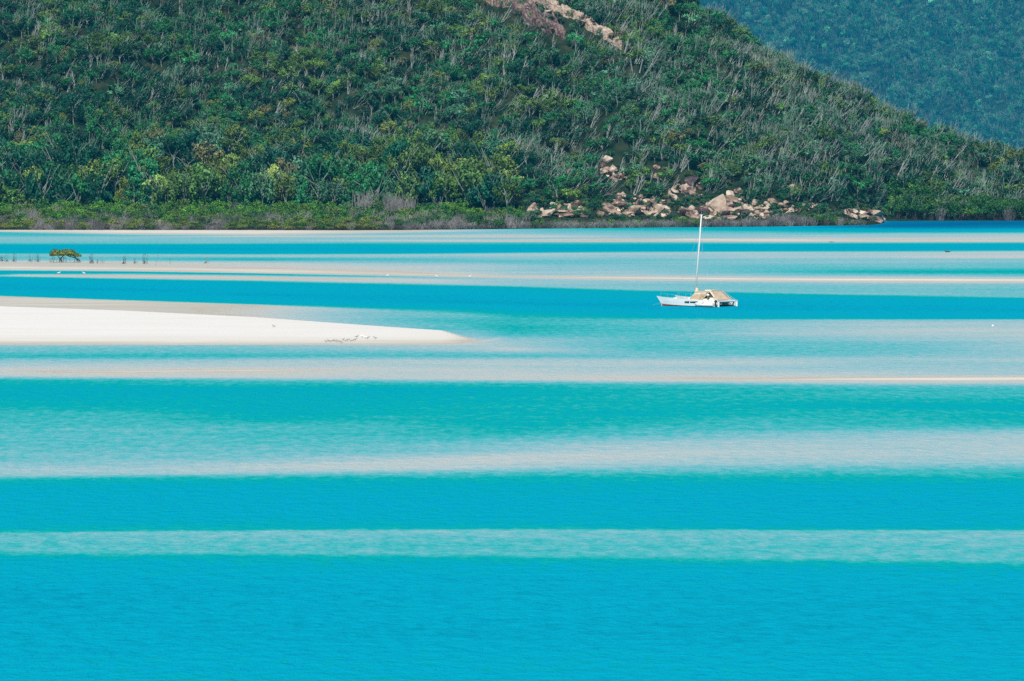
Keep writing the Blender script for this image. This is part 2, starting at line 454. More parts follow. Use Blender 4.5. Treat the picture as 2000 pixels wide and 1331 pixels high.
def water_mat():
    m = bpy.data.materials.new('shallow_sea')
    m.use_nodes = True
    n = m.node_tree.nodes; l = m.node_tree.links
    b = n['Principled BSDF']
    tc = n.new('ShaderNodeTexCoord')
    at_ = n.new('ShaderNodeAttribute'); at_.attribute_name = 'depth'
    def noise(scale, sx, sy, det=3, rough=0.55):
        mp = n.new('ShaderNodeMapping'); mp.inputs['Scale'].default_value = (sx, sy, 1)
        l.new(tc.outputs['Object'], mp.inputs[0])
        z = n.new('ShaderNodeTexNoise'); z.inputs['Scale'].default_value = scale; z.inputs['Detail'].default_value = det; z.inputs['Roughness'].default_value = rough
        l.new(mp.outputs[0], z.inputs['Vector'])
        return z.outputs['Fac']
    def math_(op, a, b_, c=None):
        k = n.new('ShaderNodeMath'); k.operation = op
        for i, v in enumerate((a, b_, c)):
            if v is None: continue
            if isinstance(v, (int, float)): k.inputs[i].default_value = v
            else: l.new(v, k.inputs[i])
        return k.outputs[0]
    n1 = noise(1.0, 1.0, 0.28, 3, 0.6)               # wavelets of a metre or so
    n1b = noise(2.4, 1.0, 0.4, 2)
    calm = n.new('ShaderNodeMapRange'); calm.inputs[1].default_value = 0.14; calm.inputs[2].default_value = 0.5; calm.inputs[3].default_value = 0.3; calm.inputs[4].default_value = 1.0
    l.new(at_.outputs['Fac'], calm.inputs[0])
    n2 = noise(0.07, 0.5, 1.0, 3)                    # broad drift of the sand below
    n3 = noise(0.25, 0.35, 0.8, 3)
    rip = math_('ADD', math_('MULTIPLY_ADD', n1, 0.56, -0.28), math_('MULTIPLY_ADD', n1b, 0.30, -0.15))
    d = math_('ADD', at_.outputs['Fac'], math_('MULTIPLY', rip, calm.outputs[0]))
    d = math_('ADD', d, math_('MULTIPLY_ADD', n2, 0.16, -0.08))
    d = math_('ADD', d, math_('MULTIPLY_ADD', n3, 0.14, -0.07))
    mr = n.new('ShaderNodeMapRange'); mr.inputs[1].default_value = 0.0; mr.inputs[2].default_value = 1.8
    l.new(d, mr.inputs[0])
    rp = n.new('ShaderNodeValToRGB'); e = rp.color_ramp.elements
    def srgb(r, g, b_):
        return tuple(((c / 255) / 12.92 if c / 255 < 0.04045 else ((c / 255 + 0.055) / 1.055) ** 2.4) for c in (r, g, b_)) + (1,)
    stops = [(0.0, srgb(194, 189, 176)), (0.07, srgb(196, 200, 196)), (0.14, srgb(184, 200, 203)), (0.27, srgb(151, 194, 204)), (0.40, srgb(115, 189, 200)),
             (0.55, srgb(68, 184, 192)), (0.72, srgb(4, 174, 176)), (0.88, srgb(0, 167, 188)), (1.02, srgb(0, 167, 199)),
             (1.2, srgb(0, 156, 187)), (1.5, srgb(0, 112, 158)), (1.8, srgb(0, 92, 144))]
    e[0].position = 0; e[0].color = stops[0][1]
    e[1].position = 1; e[1].color = stops[-1][1]
    for p, c in stops[1:-1]:
        k = e.new(p / 1.8); k.color = c
    l.new(mr.outputs[0], rp.inputs['Fac'])
    l.new(rp.outputs['Color'], b.inputs['Base Color'])
    n.remove(b)
    df = n.new('ShaderNodeBsdfDiffuse'); gl = n.new('ShaderNodeBsdfGlossy'); mx = n.new('ShaderNodeMixShader')
    l.new(rp.outputs['Color'], df.inputs['Color'])
    gl.inputs['Roughness'].default_value = 0.25
    mx.inputs[0].default_value = 0.022
    l.new(df.outputs[0], mx.inputs[1]); l.new(gl.outputs[0], mx.inputs[2])
    l.new(mx.outputs[0], n['Material Output'].inputs['Surface'])
    bp = n.new('ShaderNodeBump'); bp.inputs['Strength'].default_value = 1.0; bp.inputs['Distance'].default_value = 0.5
    nb = noise(0.9, 1.0, 0.5, 6, 0.65)
    l.new(nb, bp.inputs['Height'])
    l.new(bp.outputs['Normal'], df.inputs['Normal']); l.new(bp.outputs['Normal'], gl.inputs['Normal'])
    return m

def sand_mat():
    m = bpy.data.materials.new('silica_sand')
    m.use_nodes = True
    n = m.node_tree.nodes; l = m.node_tree.links
    b = n['Principled BSDF']
    tc = n.new('ShaderNodeTexCoord')
    at_ = n.new('ShaderNodeAttribute'); at_.attribute_name = 'depth'
    mp = n.new('ShaderNodeMapping'); mp.inputs['Scale'].default_value = (0.25, 1, 1)
    l.new(tc.outputs['Object'], mp.inputs[0])
    z = n.new('ShaderNodeTexNoise'); z.inputs['Scale'].default_value = 0.16; z.inputs['Detail'].default_value = 8; z.inputs['Roughness'].default_value = 0.62
    l.new(mp.outputs[0], z.inputs['Vector'])
    k = n.new('ShaderNodeMath'); k.operation = 'MULTIPLY_ADD'; k.inputs[1].default_value = 0.9; k.inputs[2].default_value = -0.42
    l.new(z.outputs['Fac'], k.inputs[0])
    s = n.new('ShaderNodeMath'); s.operation = 'ADD'
    l.new(k.outputs[0], s.inputs[0]); l.new(at_.outputs['Fac'], s.inputs[1])
    mr = n.new('ShaderNodeMapRange'); mr.inputs[1].default_value = 0.0; mr.inputs[2].default_value = -0.9
    l.new(s.outputs[0], mr.inputs[0])
    rp = n.new('ShaderNodeValToRGB'); e = rp.color_ramp.elements
    e[0].position = 0.0; e[0].color = (0.52, 0.505, 0.45, 1)
    e[1].position = 1.0; e[1].color = (0.84, 0.83, 0.81, 1)
    k1 = e.new(0.18); k1.color = (0.61, 0.59, 0.525, 1)
    k2 = e.new(0.42); k2.color = (0.745, 0.725, 0.67, 1)
    l.new(mr.outputs[0], rp.inputs['Fac']); l.new(rp.outputs['Color'], b.inputs['Base Color'])
    b.inputs['Roughness'].default_value = 0.85
    b.inputs['Specular IOR Level'].default_value = 0.1
    return m

water = link('water', grid_mesh('water', Xg, Yg, np.zeros_like(Xg), water_mat(), Vall))
water['kind'] = 'structure'
Zs = np.where(Vall < 0, np.maximum(-Vall, 0) * 0.2, -Vall * 1.2)
sand = link('sandbanks', grid_mesh('sandbanks', Xg, Yg, Zs, sand_mat(), Vall, keep=Vall < 0.12))
sand['kind'] = 'structure'
bed = MB(); bed.box(-8000, 8000, 15, 11500, -3.2, -3.0)
seabed = bed.build('seabed', M_rockt); seabed['kind'] = 'structure'

# ------------------------------------------------------------------ the hill behind the inlet
def xs_of(pxs, Y=1480.0):
    return (np.asarray(pxs, float) - 1000) / F * Y
P_s = [-1500, 0, 700, 1000, 1300, 1500, 1700, 1735, 1752, 1765, 2000, 3500]
Ys_t = rowY([451.5, 450.5, 451, 447.5, 444.5, 443, 440, 437.5, 433.5, 432, 431.5, 431])
def shoreY(X):
    return np.interp(X, xs_of(P_s), Ys_t)
P_b = [-1500, 0, 600, 900, 1030, 1500, 1640, 1720, 1850, 2000, 3500]
Yb_t = [1500, 1498, 1492, 1478, 1463, 1472, 1490, 1520, 1577, 1588, 1600]
def baseY(X):
    return np.maximum(np.interp(X, xs_of(P_b), Yb_t), shoreY(X) + 4)
P_r = np.array([-1500, 0, 500, 1000, 1200, 1375, 1480, 1580, 1700, 1820, 1900, 2000, 2150, 2400, 3500])
R_r = np.array([-600, -560, -470, -220, -90, 32, 106, 165, 218, 272, 296, 322, 364, 400, 415])
Zr_t = []
_pts = []
for p_, q_ in zip(P_r, R_r):
    Yc = 1560.0
    for _ in range(6):
        z = at(p_, q_, Yc).z
        X = (p_ - 1000) / F * Yc
        Yc = float(baseY(X)) + z / 0.58
    Zr_t.append(z); _pts.append(X)
XR = np.array(_pts)
nz_a = waves(21, 12, 22, 90)
nz_b = waves(22, 12, 9, 25)
def hillZ(X, Y):
    X = np.asarray(X, float); Y = np.asarray(Y, float)
    ys, yb = shoreY(X), baseY(X)
    s = Y - yb
    flat = np.where(Y < ys, (Y - ys) * 0.09, 0.9 * np.clip((Y - ys) / np.maximum(yb - ys, 1), 0, 1))
    sp = np.maximum(s, 0)
    rise = 0.58 * sp * np.clip(0.6 + sp / 40, 0, 1)
    rise = rise + (nz_a(X * 1.5, Y * .8) * 3.6 + nz_b(X, Y) * 0.7) * np.clip(sp / 45, 0, 1)
    zr = np.interp(X, XR, Zr_t)
    k = 3.0
    capped = -k * np.log(np.exp(-rise / k) + np.exp(-zr / k))
    sr = zr / 0.58
    capped = capped - 0.35 * np.maximum(0, s - sr - 12)
    return np.maximum(flat + np.where(s > 0, capped, 0), -3)

tx = np.arange(-270, 271, 1.6)
trow = []
ys, yb = shoreY(tx), baseY(tx)
for d in (-30, -12, -4, 0): trow.append(ys + d)
for t in np.linspace(0.12, 1, 9): trow.append(ys + (yb - ys) * t)
for s in np.concatenate([np.arange(2, 250, 2.0), np.arange(252, 420, 6.0)]): trow.append(yb + s)
TY = np.array(trow); TX = np.repeat(tx[None, :], len(trow), 0)
hill = link('hillside', grid_mesh('hillside', TX[::-1], TY[::-1], hillZ(TX, TY)[::-1], M_floor))
hill['kind'] = 'structure'

# far mountain side across the inlet
fz_a = waves(31, 10, 60, 260)
fz_b = waves(32, 10, 25, 60)
FK = 1.9
def farZ(X, Y):
    X = np.asarray(X, float) / FK; Y = np.asarray(Y, float) / FK
    s = Y - 4900
    z = FK * (0.48 * np.maximum(s, 0) + (fz_a(X * 1.6, Y * .7) * 13 + fz_b(X * 1.6, Y * .7) * 3) * np.clip(s / 120, 0, 1))
    return z - 1
fx = FK * np.arange(-250, 1500, 10.0); fy = FK * np.arange(4880, 5480, 10.0)
FX, FY = np.meshgrid(fx, fy)
far = link('far_mountain', grid_mesh('far_mountain', FX[::-1], FY[::-1], farZ(FX, FY)[::-1], M_floor))
far['kind'] = 'structure'

# ------------------------------------------------------------------ plant meshes (unit width, unit height)
def leafquad(mb, c, nrm, size, r, m=0):
    nrm = nrm.normalized()
    a = nrm.cross(Vector((r.uniform(-1, 1), r.uniform(-1, 1), r.uniform(-1, 1))))
    if a.length < 1e-3: a = Vector((1, 0, 0))
    a.normalize(); b = nrm.cross(a)
    s1, s2 = size * r.uniform(.6, 1.2), size * r.uniform(.45, .9)
    fold = nrm * size * 0.25
    mb.add([c - a * s1, c - b * s2 - fold * r.random(), c + a * s1 * r.uniform(.7, 1.1), c + b * s2 - fold * r.random()], [(0, 1, 2, 3)], m)

def crown(mb, r, lobes, per, z0, z1, rad=0.5, leaf=0.045, lob=0.2, m=0, hollow=0.6):
    zc, zh = (z0 + z1) / 2, (z1 - z0) / 2
    for _ in range(lobes):
        t = r.uniform(0, 2 * math.pi)
        el = math.asin(r.uniform(-0.6, 1))
        k = r.uniform(0.55, 0.85)
        c = Vector((math.cos(t) * math.cos(el) * rad * k, math.sin(t) * math.cos(el) * rad * k, zc + math.sin(el) * zh * k))
        lr = lob * r.uniform(.7, 1.2)
        for _ in range(per):
            d = Vector((r.gauss(0, 1), r.gauss(0, 1), r.gauss(0, 1) + 0.25)).normalized()
            q = r.uniform(hollow, 1.0) ** 0.5
            p = c + Vector((d.x * lr * q, d.y * lr * q, d.z * lr * q * 0.8))
            n_ = d + Vector((r.gauss(0, .28), r.gauss(0, .28), r.gauss(0, .28) + .12))
            leafquad(mb, p, n_, leaf, r, m)

def stem(mb, r, p0, p1, r0, r1, m, n=4, bend=0.06):
    p0, p1 = Vector(p0), Vector(p1)
    L = (p1 - p0).length
    mid = (p0 + p1) / 2 + Vector((r.gauss(0, 1), r.gauss(0, 1), r.gauss(0, .5))) * bend * L
    mb.tube([p0, mid, p1], [r0, (r0 + r1) / 2, r1], n, m, cap=False)

def gum(seed, lobes=10, per=54, z0=.32, z1=1.0, rad=.5, leaf=.052, lob=.21):
    r = random.Random(seed)
    a, b = MB(), MB()
    crown(a, r, lobes, per, z0, z1, rad, leaf, lob)
    top = Vector((r.uniform(-.05, .05), r.uniform(-.05, .05), .55))
    stem(b, r, (0, 0, -.06), top, .022, .014, 0, 5, .04)
    for _ in range(7):
        t = r.uniform(0, 2 * math.pi); k = r.uniform(.3, .5)
        stem(b, r, (top.x * .8, top.y * .8, r.uniform(.25, .55)), (math.cos(t) * k, math.sin(t) * k, r.uniform(.6, 1.02)), .013, .005, 0, 4)
    return a, b

def windswept(seed):
    """low tree of many thin slanting pale stems with thin foliage at the tips"""
    r = random.Random(seed)
    a, b = MB(), MB()
    lean = Vector((r.uniform(.25, .8), r.uniform(-.2, .1), 0))
    crown(a, r, 9, 34, .15, .85, .5, .052, .19)
    for _ in range(7):
        t = r.uniform(0, 2 * math.pi); k = r.uniform(.05, .4)
        p0 = Vector((math.cos(t) * k * .6, math.sin(t) * k * .6, 0))
        p1 = p0 + lean * r.uniform(.4, 1.4) + Vector((math.cos(t) * k * .5, math.sin(t) * k * .5, r.uniform(.75, 1.25)))
        stem(b, r, p0, p1, .018, .009, 0, 3, .07)
        for _ in range(2):
            q = p0.lerp(p1, r.uniform(.4, .8))
            stem(b, r, q, q + lean * r.uniform(0, .5) + Vector((r.uniform(-.2, .2), r.uniform(-.2, .2), r.uniform(.12, .3))), .008, .004, 0, 3, .07)
    return a, b

def bare(seed, lean=0.0):
    """several thin pale stems rising from one foot, forking upwards"""
    r = random.Random(seed)
    b = MB()
    for k in range(r.randint(2, 4)):
        L = 1.0 if k == 0 else r.uniform(.55, .95)
        top = Vector((lean * L + r.uniform(-.16, .16), r.uniform(-.15, .15), L))
        k0 = Vector((r.uniform(-.05, .05), 0, -.05))
        p1 = k0.lerp(top, .4) + Vector((r.uniform(-.04, .04), 0, 0))
        p2 = k0.lerp(top, .75) + Vector((r.uniform(-.04, .04), 0, 0))
        q_ = .017 if k == 0 else .011
        b.tube([k0, p1, p2, top], [q_, q_ * .8, q_ * .6, q_ * .25], 5, 0, cap=False)
        for i in range(3):
            q = p1.lerp(p2, r.random()) if i < 2 else p2.lerp(top, r.random() * .5)
            e = q + Vector((r.uniform(-.12, .12) + lean * .2, r.uniform(-.1, .1), r.uniform(.12, .3)))
            stem(b, r, q, e, .008, .003, 0, 4, .08)
            q2 = q.lerp(e, .6)
            stem(b, r, q2, q2 + Vector((r.uniform(-.1, .1), 0, r.uniform(.04, .14))), .005, .002, 0, 3, .08)
    return b

def thicket(seed):
    """leafless grey mangrove: a dome of fine upright twigs"""
    r = random.Random(seed)
    b = MB()
    for _ in range(34):
        t = r.uniform(0, 2 * math.pi); k = r.uniform(0, .3)
        p0 = Vector((math.cos(t) * k, math.sin(t) * k, -.03))
        p1 = p0 + Vector((math.cos(t) * r.uniform(0, .32), math.sin(t) * r.uniform(0, .32), r.uniform(.5, 1.0)))
        stem(b, r, p0, p1, .012, .007, 0, 3, .1)
        for _ in range(3):
            q = p0.lerp(p1, r.uniform(.35, .95))
            stem(b, r, q, q + Vector((r.uniform(-.16, .16), r.uniform(-.16, .16), r.uniform(.05, .25))), .008, .005, 0, 3, .08)
    return b

def mangrove(seed):
    r = random.Random(seed)
    a, b = MB(), MB()
    crown(a, r, 12, 36, .22, 1.0, .5, .05, .2)
    for _ in range(9):
        t = r.uniform(0, 2 * math.pi); k = r.uniform(.15, .42)
        stem(b, r, (math.cos(t) * k, math.sin(t) * k, -.04), (math.cos(t) * k * .45, math.sin(t) * k * .45, .5), .014, .012, 0, 3, .12)
    return a, b

GUM = [gum(100 + i, *p) for i, p in enumerate([(19, 36, .16, 1.0, .5, .042, .16), (17, 38, .3, 1.0, .5, .043, .17), (22, 32, .08, 1.0, .48, .04, .15), (15, 44, .34, 1.0, .52, .043, .19), (19, 36, .12, .95, .5, .042, .17)])]
WIND = [windswept(200 + i) for i in range(4)]
BARE = [bare(300 + i, l).mesh('bare_trunk', M_bone) for i, l in enumerate((0.05, .2, .4, .7, .95, -.2))]
THICK = [thicket(400 + i).mesh('twigs', M_twig) for i in range(4)]
MANG = [mangrove(500 + i) for i in range(4)]
CROWN = [g[0].mesh('crown', M_leaf) for g in GUM]
TRUNK = [g[1].mesh('trunk', M_bark) for g in GUM]
WCROWN = [g[0].mesh('crown', M_leaf) for g in WIND]
WSTEM = [g[1].mesh('stems', M_bark) for g in WIND]
MCROWN = [g[0].mesh('foliage', M_leaf) for g in MANG]
MROOT = [g[1].mesh('roots', M_darkwood) for g in MANG]
def merged(pair, mats, name):
    m = MB(); m.add(pair[0].v, pair[0].f, 0); m.add(pair[1].v, pair[1].f, 1)
    return m.mesh(name, mats)
# sources for the uncountable rest: 0-4 gum, 5-8 windswept, 9-12 mangrove, 13-16 thicket
SRC = bpy.data.collections.new('plant_sources')
src_meshes = [merged(g, [M_leaf, M_bark], 'wood_tree') for g in GUM] + [merged(g, [M_leaf, M_bark], 'wood_shrub') for g in WIND] + \
             [merged(g, [M_leaf, M_darkwood], 'wood_mangrove') for g in MANG] + THICK
for i, me in enumerate(src_meshes):
    SRC.objects.link(bpy.data.objects.new('plant_source_%02d' % i, me))

def scatter(name, label, cat, pos, scl, rotz, var, tint):
    me = bpy.data.meshes.new(name)
    n_ = len(pos)
    me.vertices.add(n_); me.vertices.foreach_set('co', np.asarray(pos, np.float32).reshape(-1))
    def att(nm, typ, key, arr):
        a = me.attributes.new(nm, typ, 'POINT'); a.data.foreach_set(key, np.asarray(arr).reshape(-1))
    att('size', 'FLOAT_VECTOR', 'vector', np.asarray(scl, np.float32))
    rv = np.zeros((n_, 3), np.float32); rv[:, 2] = rotz
    att('turn', 'FLOAT_VECTOR', 'vector', rv)
    att('variant', 'INT', 'value', np.asarray(var, np.int32))
    att('tint', 'FLOAT_VECTOR', 'vector', np.asarray(tint, np.float32))
    o = link(name, me)
    g = bpy.data.node_groups.new(name, 'GeometryNodeTree')
    g.interface.new_socket('Geometry', in_out='INPUT', socket_type='NodeSocketGeometry')
    g.interface.new_socket('Geometry', in_out='OUTPUT', socket_type='NodeSocketGeometry')
    N = g.nodes; L = g.links
    gi, go = N.new('NodeGroupInput'), N.new('NodeGroupOutput')
    ci = N.new('GeometryNodeCollectionInfo'); ci.inputs['Collection'].default_value = SRC
    ci.inputs['Separate Children'].default_value = True; ci.inputs['Reset Children'].default_value = True
    ip = N.new('GeometryNodeInstanceOnPoints'); ip.inputs['Pick Instance'].default_value = True
    def na(nm, dt):
        k = N.new('GeometryNodeInputNamedAttribute'); k.data_type = dt; k.inputs['Name'].default_value = nm
        return [s for s in k.outputs if s.enabled and s.name == 'Attribute'][0]
    L.new(gi.outputs[0], ip.inputs['Points']); L.new(ci.outputs[0], ip.inputs['Instance'])
    L.new(na('variant', 'INT'), ip.inputs['Instance Index'])
    L.new(na('turn', 'FLOAT_VECTOR'), ip.inputs['Rotation'])
    L.new(na('size', 'FLOAT_VECTOR'), ip.inputs['Scale'])
    L.new(ip.outputs[0], go.inputs[0])
    md = o.modifiers.new('scatter', 'NODES'); md.node_group = g
    o['kind'] = 'stuff'
    if label: o['label'] = label; o['category'] = cat
    return o

# ------------------------------------------------------------------ rock outcrops
def rock_mesh(seed, flat=1.0, sub=2):
    r = random.Random(seed)
    bm = bmesh.new()
    bmesh.ops.create_icosphere(bm, subdivisions=sub, radius=0.5)
    planes = [(Vector((r.gauss(0, 1), r.gauss(0, 1), r.gauss(0, .8))).normalized(), r.uniform(.18, .36)) for _ in range(12)]
    for v in bm.verts:
        for n_, d in planes:
            k = v.co.dot(n_) - d
            if k > 0: v.co -= n_ * k
        v.co = v.co * 1.35 + Vector((r.gauss(0, .02), r.gauss(0, .02), r.gauss(0, .02)))
        v.co.z *= flat
    me = bpy.data.meshes.new('boulder')
    bm.to_mesh(me); bm.free()
    return me
ROCKS = [rock_mesh(600 + i, 0.9) for i in range(8)]
ROCKF = [rock_mesh(650 + i, 0.9, 3) for i in range(4)]
ROCK_V = {}
for mt in (M_rock, M_rock2, M_rockt):
    for i, me in enumerate(ROCKS + ROCKF):
        c = me.copy(); c.materials.append(mt); ROCK_V[(mt.name, i)] = c

def surf(px, py):
    """point of the hill seen at a photo pixel"""
    d = ray(px, py)
    t = np.arange(1380, 1900, 0.5)
    z = H + d.z * t / d.y
    X = d.x * t / d.y
    g = hillZ(X, t)
    k = np.argmax(g >= z)
    return Vector((X[k], t[k], g[k]))

ROCK_AREAS = []                                       # (px, py, radius x, radius y) kept clear of tall trees
def boulder(parent, p, size, mt, r, idx=None, tilt=None):
    o = link('boulder', ROCK_V[(mt.name, r.randrange(8) if idx is None else idx)], parent)
    o.location = Vector(p) - parent.location
    o.scale = size
    o.rotation_euler = (r.uniform(-.4, .4), r.uniform(-.4, .4), r.uniform(0, 6.28)) if tilt is None else tilt
    return o

def outcrop(label, spots, mt_pick, seed, ledges=()):
    """spots: (px, py, width px, height px)"""
    r = random.Random(seed)
    c = surf(spots[0][0], spots[0][1])
    root = thing('rock_outcrop', label, 'rocks', c)
    for px, py, wp, hp in spots:
        p = surf(px, py)
        m_ = p.y / F
        boulder(root, p + Vector((0, 0, hp * m_ * .24)), (wp * m_ * 1.15, wp * m_ * r.uniform(.9, 1.3), hp * m_ * 1.25), mt_pick(r), r)
        ROCK_AREAS.append((px, py + hp * .2, wp * .55, hp * .6 + 4))
    for px, py, wp, hp in ledges:                       # broad half-buried ledges that tie the boulders together
        p = surf(px, py)
        m_ = p.y / F
        boulder(root, p - Vector((0, 0, hp * m_ * .12)), (wp * m_ * .85, wp * m_ * .7, hp * m_ * 1.05), r.choice([M_rock, M_rock, M_rock2]), r, 8 + r.randrange(4), (r.uniform(.1, .35), r.uniform(-.12, .12), r.uniform(-.3, .3)))
    return root

def cluster(r, n, x0, x1, ytop, ybot, wlo, whi):
    o = []
    for _ in range(n):
        px = r.uniform(x0, x1)
        t, b = np.interp(px, ytop[0], ytop[1]), np.interp(px, ybot[0], ybot[1])
        if b - t < 2: continue
        wv = r.uniform(wlo, whi)
        o.append((px, r.uniform(t, b), wv, wv * r.uniform(.5, .95)))
    return o
rr = random.Random(3)
pk = lambda r: r.choice([M_rock, M_rock, M_rock, M_rockt, M_rockt, M_rock2])
pk_l = lambda r: r.choice([M_rock, M_rockt, M_rockt])
outcrop('tan boulders strung along the shore at the far end of the mangrove belt',
        [(1042, 412, 18, 17), (1040, 421, 13, 9), (1068, 419, 24, 13), (1081, 402, 13, 10), (1092, 411, 18, 13), (1108, 418, 26, 12), (1122, 404, 15, 13), (1128, 416, 18, 10), (1055, 427, 10, 7), (1100, 426, 12, 7)]
        + cluster(rr, 40, 1030, 1150, ([1030, 1150], [408, 400]), ([1030, 1150], [424, 424]), 6, 12), pk_l, 1, [(1060, 420, 46, 9), (1100, 420, 60, 9), (1135, 420, 40, 9)])
outcrop('broad heap of pinkish boulders on the shore below the rocky knoll',
        [(1190, 412, 26, 16), (1215, 408, 30, 16), (1235, 417, 34, 14), (1260, 400, 24, 12), (1282, 416, 24, 16), (1205, 392, 18, 15), (1190, 383, 14, 12), (1250, 412, 20, 12), (1275, 397, 22, 10), (1300, 412, 18, 13)]
        + cluster(rr, 100, 1172, 1310, ([1172, 1210, 1310], [400, 380, 398]), ([1172, 1310], [424, 426]), 5, 15), pk, 2, [(1195, 414, 50, 18), (1240, 414, 60, 18), (1285, 414, 56, 18), (1215, 398, 50, 14), (1265, 405, 44, 12)])
outcrop('largest jumble of pink and tan boulders on the shore behind the mast top',
        [(1400, 408, 44, 34), (1375, 415, 26, 20), (1352, 419, 22, 16), (1430, 398, 28, 18), (1440, 416, 28, 18), (1335, 420, 18, 12), (1460, 412, 24, 16), (1418, 424, 26, 12), (1385, 428, 22, 10), (1480, 422, 20, 12), (1425, 386, 16, 14)]
        + cluster(rr, 130, 1325, 1500, ([1325, 1400, 1430, 1500], [412, 398, 380, 410]), ([1325, 1500], [430, 430]), 5, 15), pk, 3, [(1350, 420, 50, 14), (1385, 416, 60, 20), (1425, 412, 60, 26), (1455, 416, 50, 20), (1485, 420, 40, 12), (1405, 426, 80, 10), (1412, 400, 44, 22)])
outcrop('small rocky knoll with a dark cavity above the pinkish boulder heap',
        [(1187, 318, 20, 17), (1178, 326, 14, 12), (1198, 334, 16, 12), (1192, 343, 16, 10), (1206, 350, 16, 10), (1182, 338, 12, 10), (1212, 342, 10, 9), (1200, 358, 12, 9)]
        + cluster(rr, 16, 1172, 1222, ([1172, 1222], [322, 335]), ([1172, 1222], [345, 362]), 5, 10), pk, 4, [(1190, 332, 34, 16), (1200, 350, 30, 12)])
outcrop('rounded pink knob of rock with boulders on its flank above the shore',
        [(1352, 362, 28, 24), (1340, 374, 16, 14), (1352, 378, 18, 16), (1326, 360, 12, 9), (1310, 388, 14, 18), (1318, 378, 12, 10), (1368, 370, 14, 11), (1372, 352, 8, 7)]
        + cluster(rr, 34, 1305, 1375, ([1305, 1375], [364, 352]), ([1305, 1375], [394, 384]), 5, 10), pk, 5, [(1345, 376, 40, 18), (1312, 388, 26, 16)])
outcrop('pair of pale rocks low on the slope left of the pink knob', [(1284, 331, 12, 8), (1298, 333, 10, 6), (1281, 349, 12, 11), (1290, 352, 9, 7)], pk, 6)
outcrop('scattered pale boulders in low scrub between the boulder jumble and the point',
        [(1441, 378, 14, 11), (1447, 384, 10, 8), (1508, 396, 26, 10), (1522, 402, 18, 9), (1545, 366, 16, 6), (1470, 420, 16, 10), (1500, 420, 16, 8), (1535, 400, 12, 9), (1569, 404, 14, 7), (1585, 408, 12, 6), (1490, 414, 12, 8), (1515, 424, 14, 7)]
        + cluster(rr, 40, 1480, 1600, ([1480, 1600], [398, 402]), ([1480, 1600], [424, 416]), 5, 10), pk_l, 7)
outcrop('pointed tan rock spur ending the shoreline at open water',
        [(1706, 424, 34, 22), (1692, 430, 26, 16), (1718, 431, 28, 13), (1682, 420, 20, 10), (1665, 417, 18, 8), (1695, 415, 12, 10), (1730, 436, 18, 6), (1675, 402, 10, 8), (1650, 414, 12, 7)]
        + cluster(rr, 34, 1645, 1728, ([1645, 1690, 1728], [412, 410, 430]), ([1645, 1728], [424, 437]), 5, 12), pk_l, 8, [(1700, 431, 56, 14), (1680, 422, 40, 12), (1662, 417, 30, 8)])
slab = outcrop('long sloping granite slab high on the hill below the frame top', [(1046, 24, 18, 9)], lambda r: M_rock2, 9)
r9 = random.Random(99)
def rock_sheet(cl, half, mt, lift, seed):
    """a bare skin of rock lying on the hill, with worn steps and rough edges"""
    f1, f2 = waves(seed, 9, 3, 14), waves(seed + 1, 9, 1.2, 4)
    rows_ = []
    n_, m_ = 46, 13
    for i in range(n_):
        t = i / (n_ - 1) * (len(cl) - 1)
        k = min(int(t), len(cl) - 2); q = t - k
        cx = cl[k][0] * (1 - q) + cl[k + 1][0] * q; cyy = cl[k][1] * (1 - q) + cl[k + 1][1] * q
        hh = (half[k] * (1 - q) + half[k + 1] * q) * math.sin(math.pi / 2 * min(1, max(.06, min(i, n_ - 1 - i) / 7))) ** .5
        row_ = []
        for j_ in range(m_):
            a = (j_ / (m_ - 1) * 2 - 1)
            e = abs(a)
            wob_ = min(1.5, max(.55, 1 + .3 * float(f1(i * 1.1, 40 * np.sign(a)))))
            p = surf(cx + a * hh * .25, cyy + a * hh * wob_)
            p.z += lift + .22 * float(f1(p.x, p.y)) + .14 * float(f2(p.x, p.y)) - (2.6 if e > .93 else 0)
            row_.append(p - slab.location)
        rows_.append(row_)
    m = MB(); m.sheet(rows_)
    me = m.mesh('rock_sheet', mt)
    link('rock_sheet', me, slab)
    for i in range(0, 46, 3):
        t = i / 45 * (len(cl) - 1); k = min(int(t), len(cl) - 2); q = t - k
        ROCK_AREAS.append((cl[k][0] * (1 - q) + cl[k + 1][0] * q, cl[k][1] * (1 - q) + cl[k + 1][1] * q + 12, 12, half[k] + 14))
rock_sheet([(982, -6), (1012, 20), (1048, 38), (1082, 56), (1104, 74)], [11, 16, 22, 18, 7], M_rock2, 2.0, 701)
rock_sheet([(1030, -4), (1072, 16), (1112, 33), (1150, 54), (1184, 76), (1218, 99)], [4, 5, 6, 8, 8, 4], M_rock, 2.3, 711)
rock_sheet([(936, 6), (962, 9), (1000, 12)], [4, 5, 3], M_rock, 2.0, 721)
for px, py, wp, hp in [(1028, 30, 12, 6), (1046, 18, 14, 5), (1070, 36, 14, 6), (1092, 50, 12, 6), (1120, 38, 10, 5), (1140, 56, 12, 6), (1160, 60, 10, 6), (1176, 74, 12, 6), (1196, 84, 10, 6), (1232, 108, 9, 6), (1010, 34, 10, 6), (948, 9, 12, 6), (1080, 70, 10, 7)]:
    p = surf(px, py); m_ = p.y / F
    boulder(slab, p + Vector((0, 0, 1.9)), (wp * m_, wp * m_ * .8, hp * m_), r9.choice([M_rock, M_rock2, M_rockt]), r9)
bare_far = thing('rock_outcrop', 'pale bare rocks low on the hazy blue mountain side', 'rocks', (0, 5100 * FK, 0))
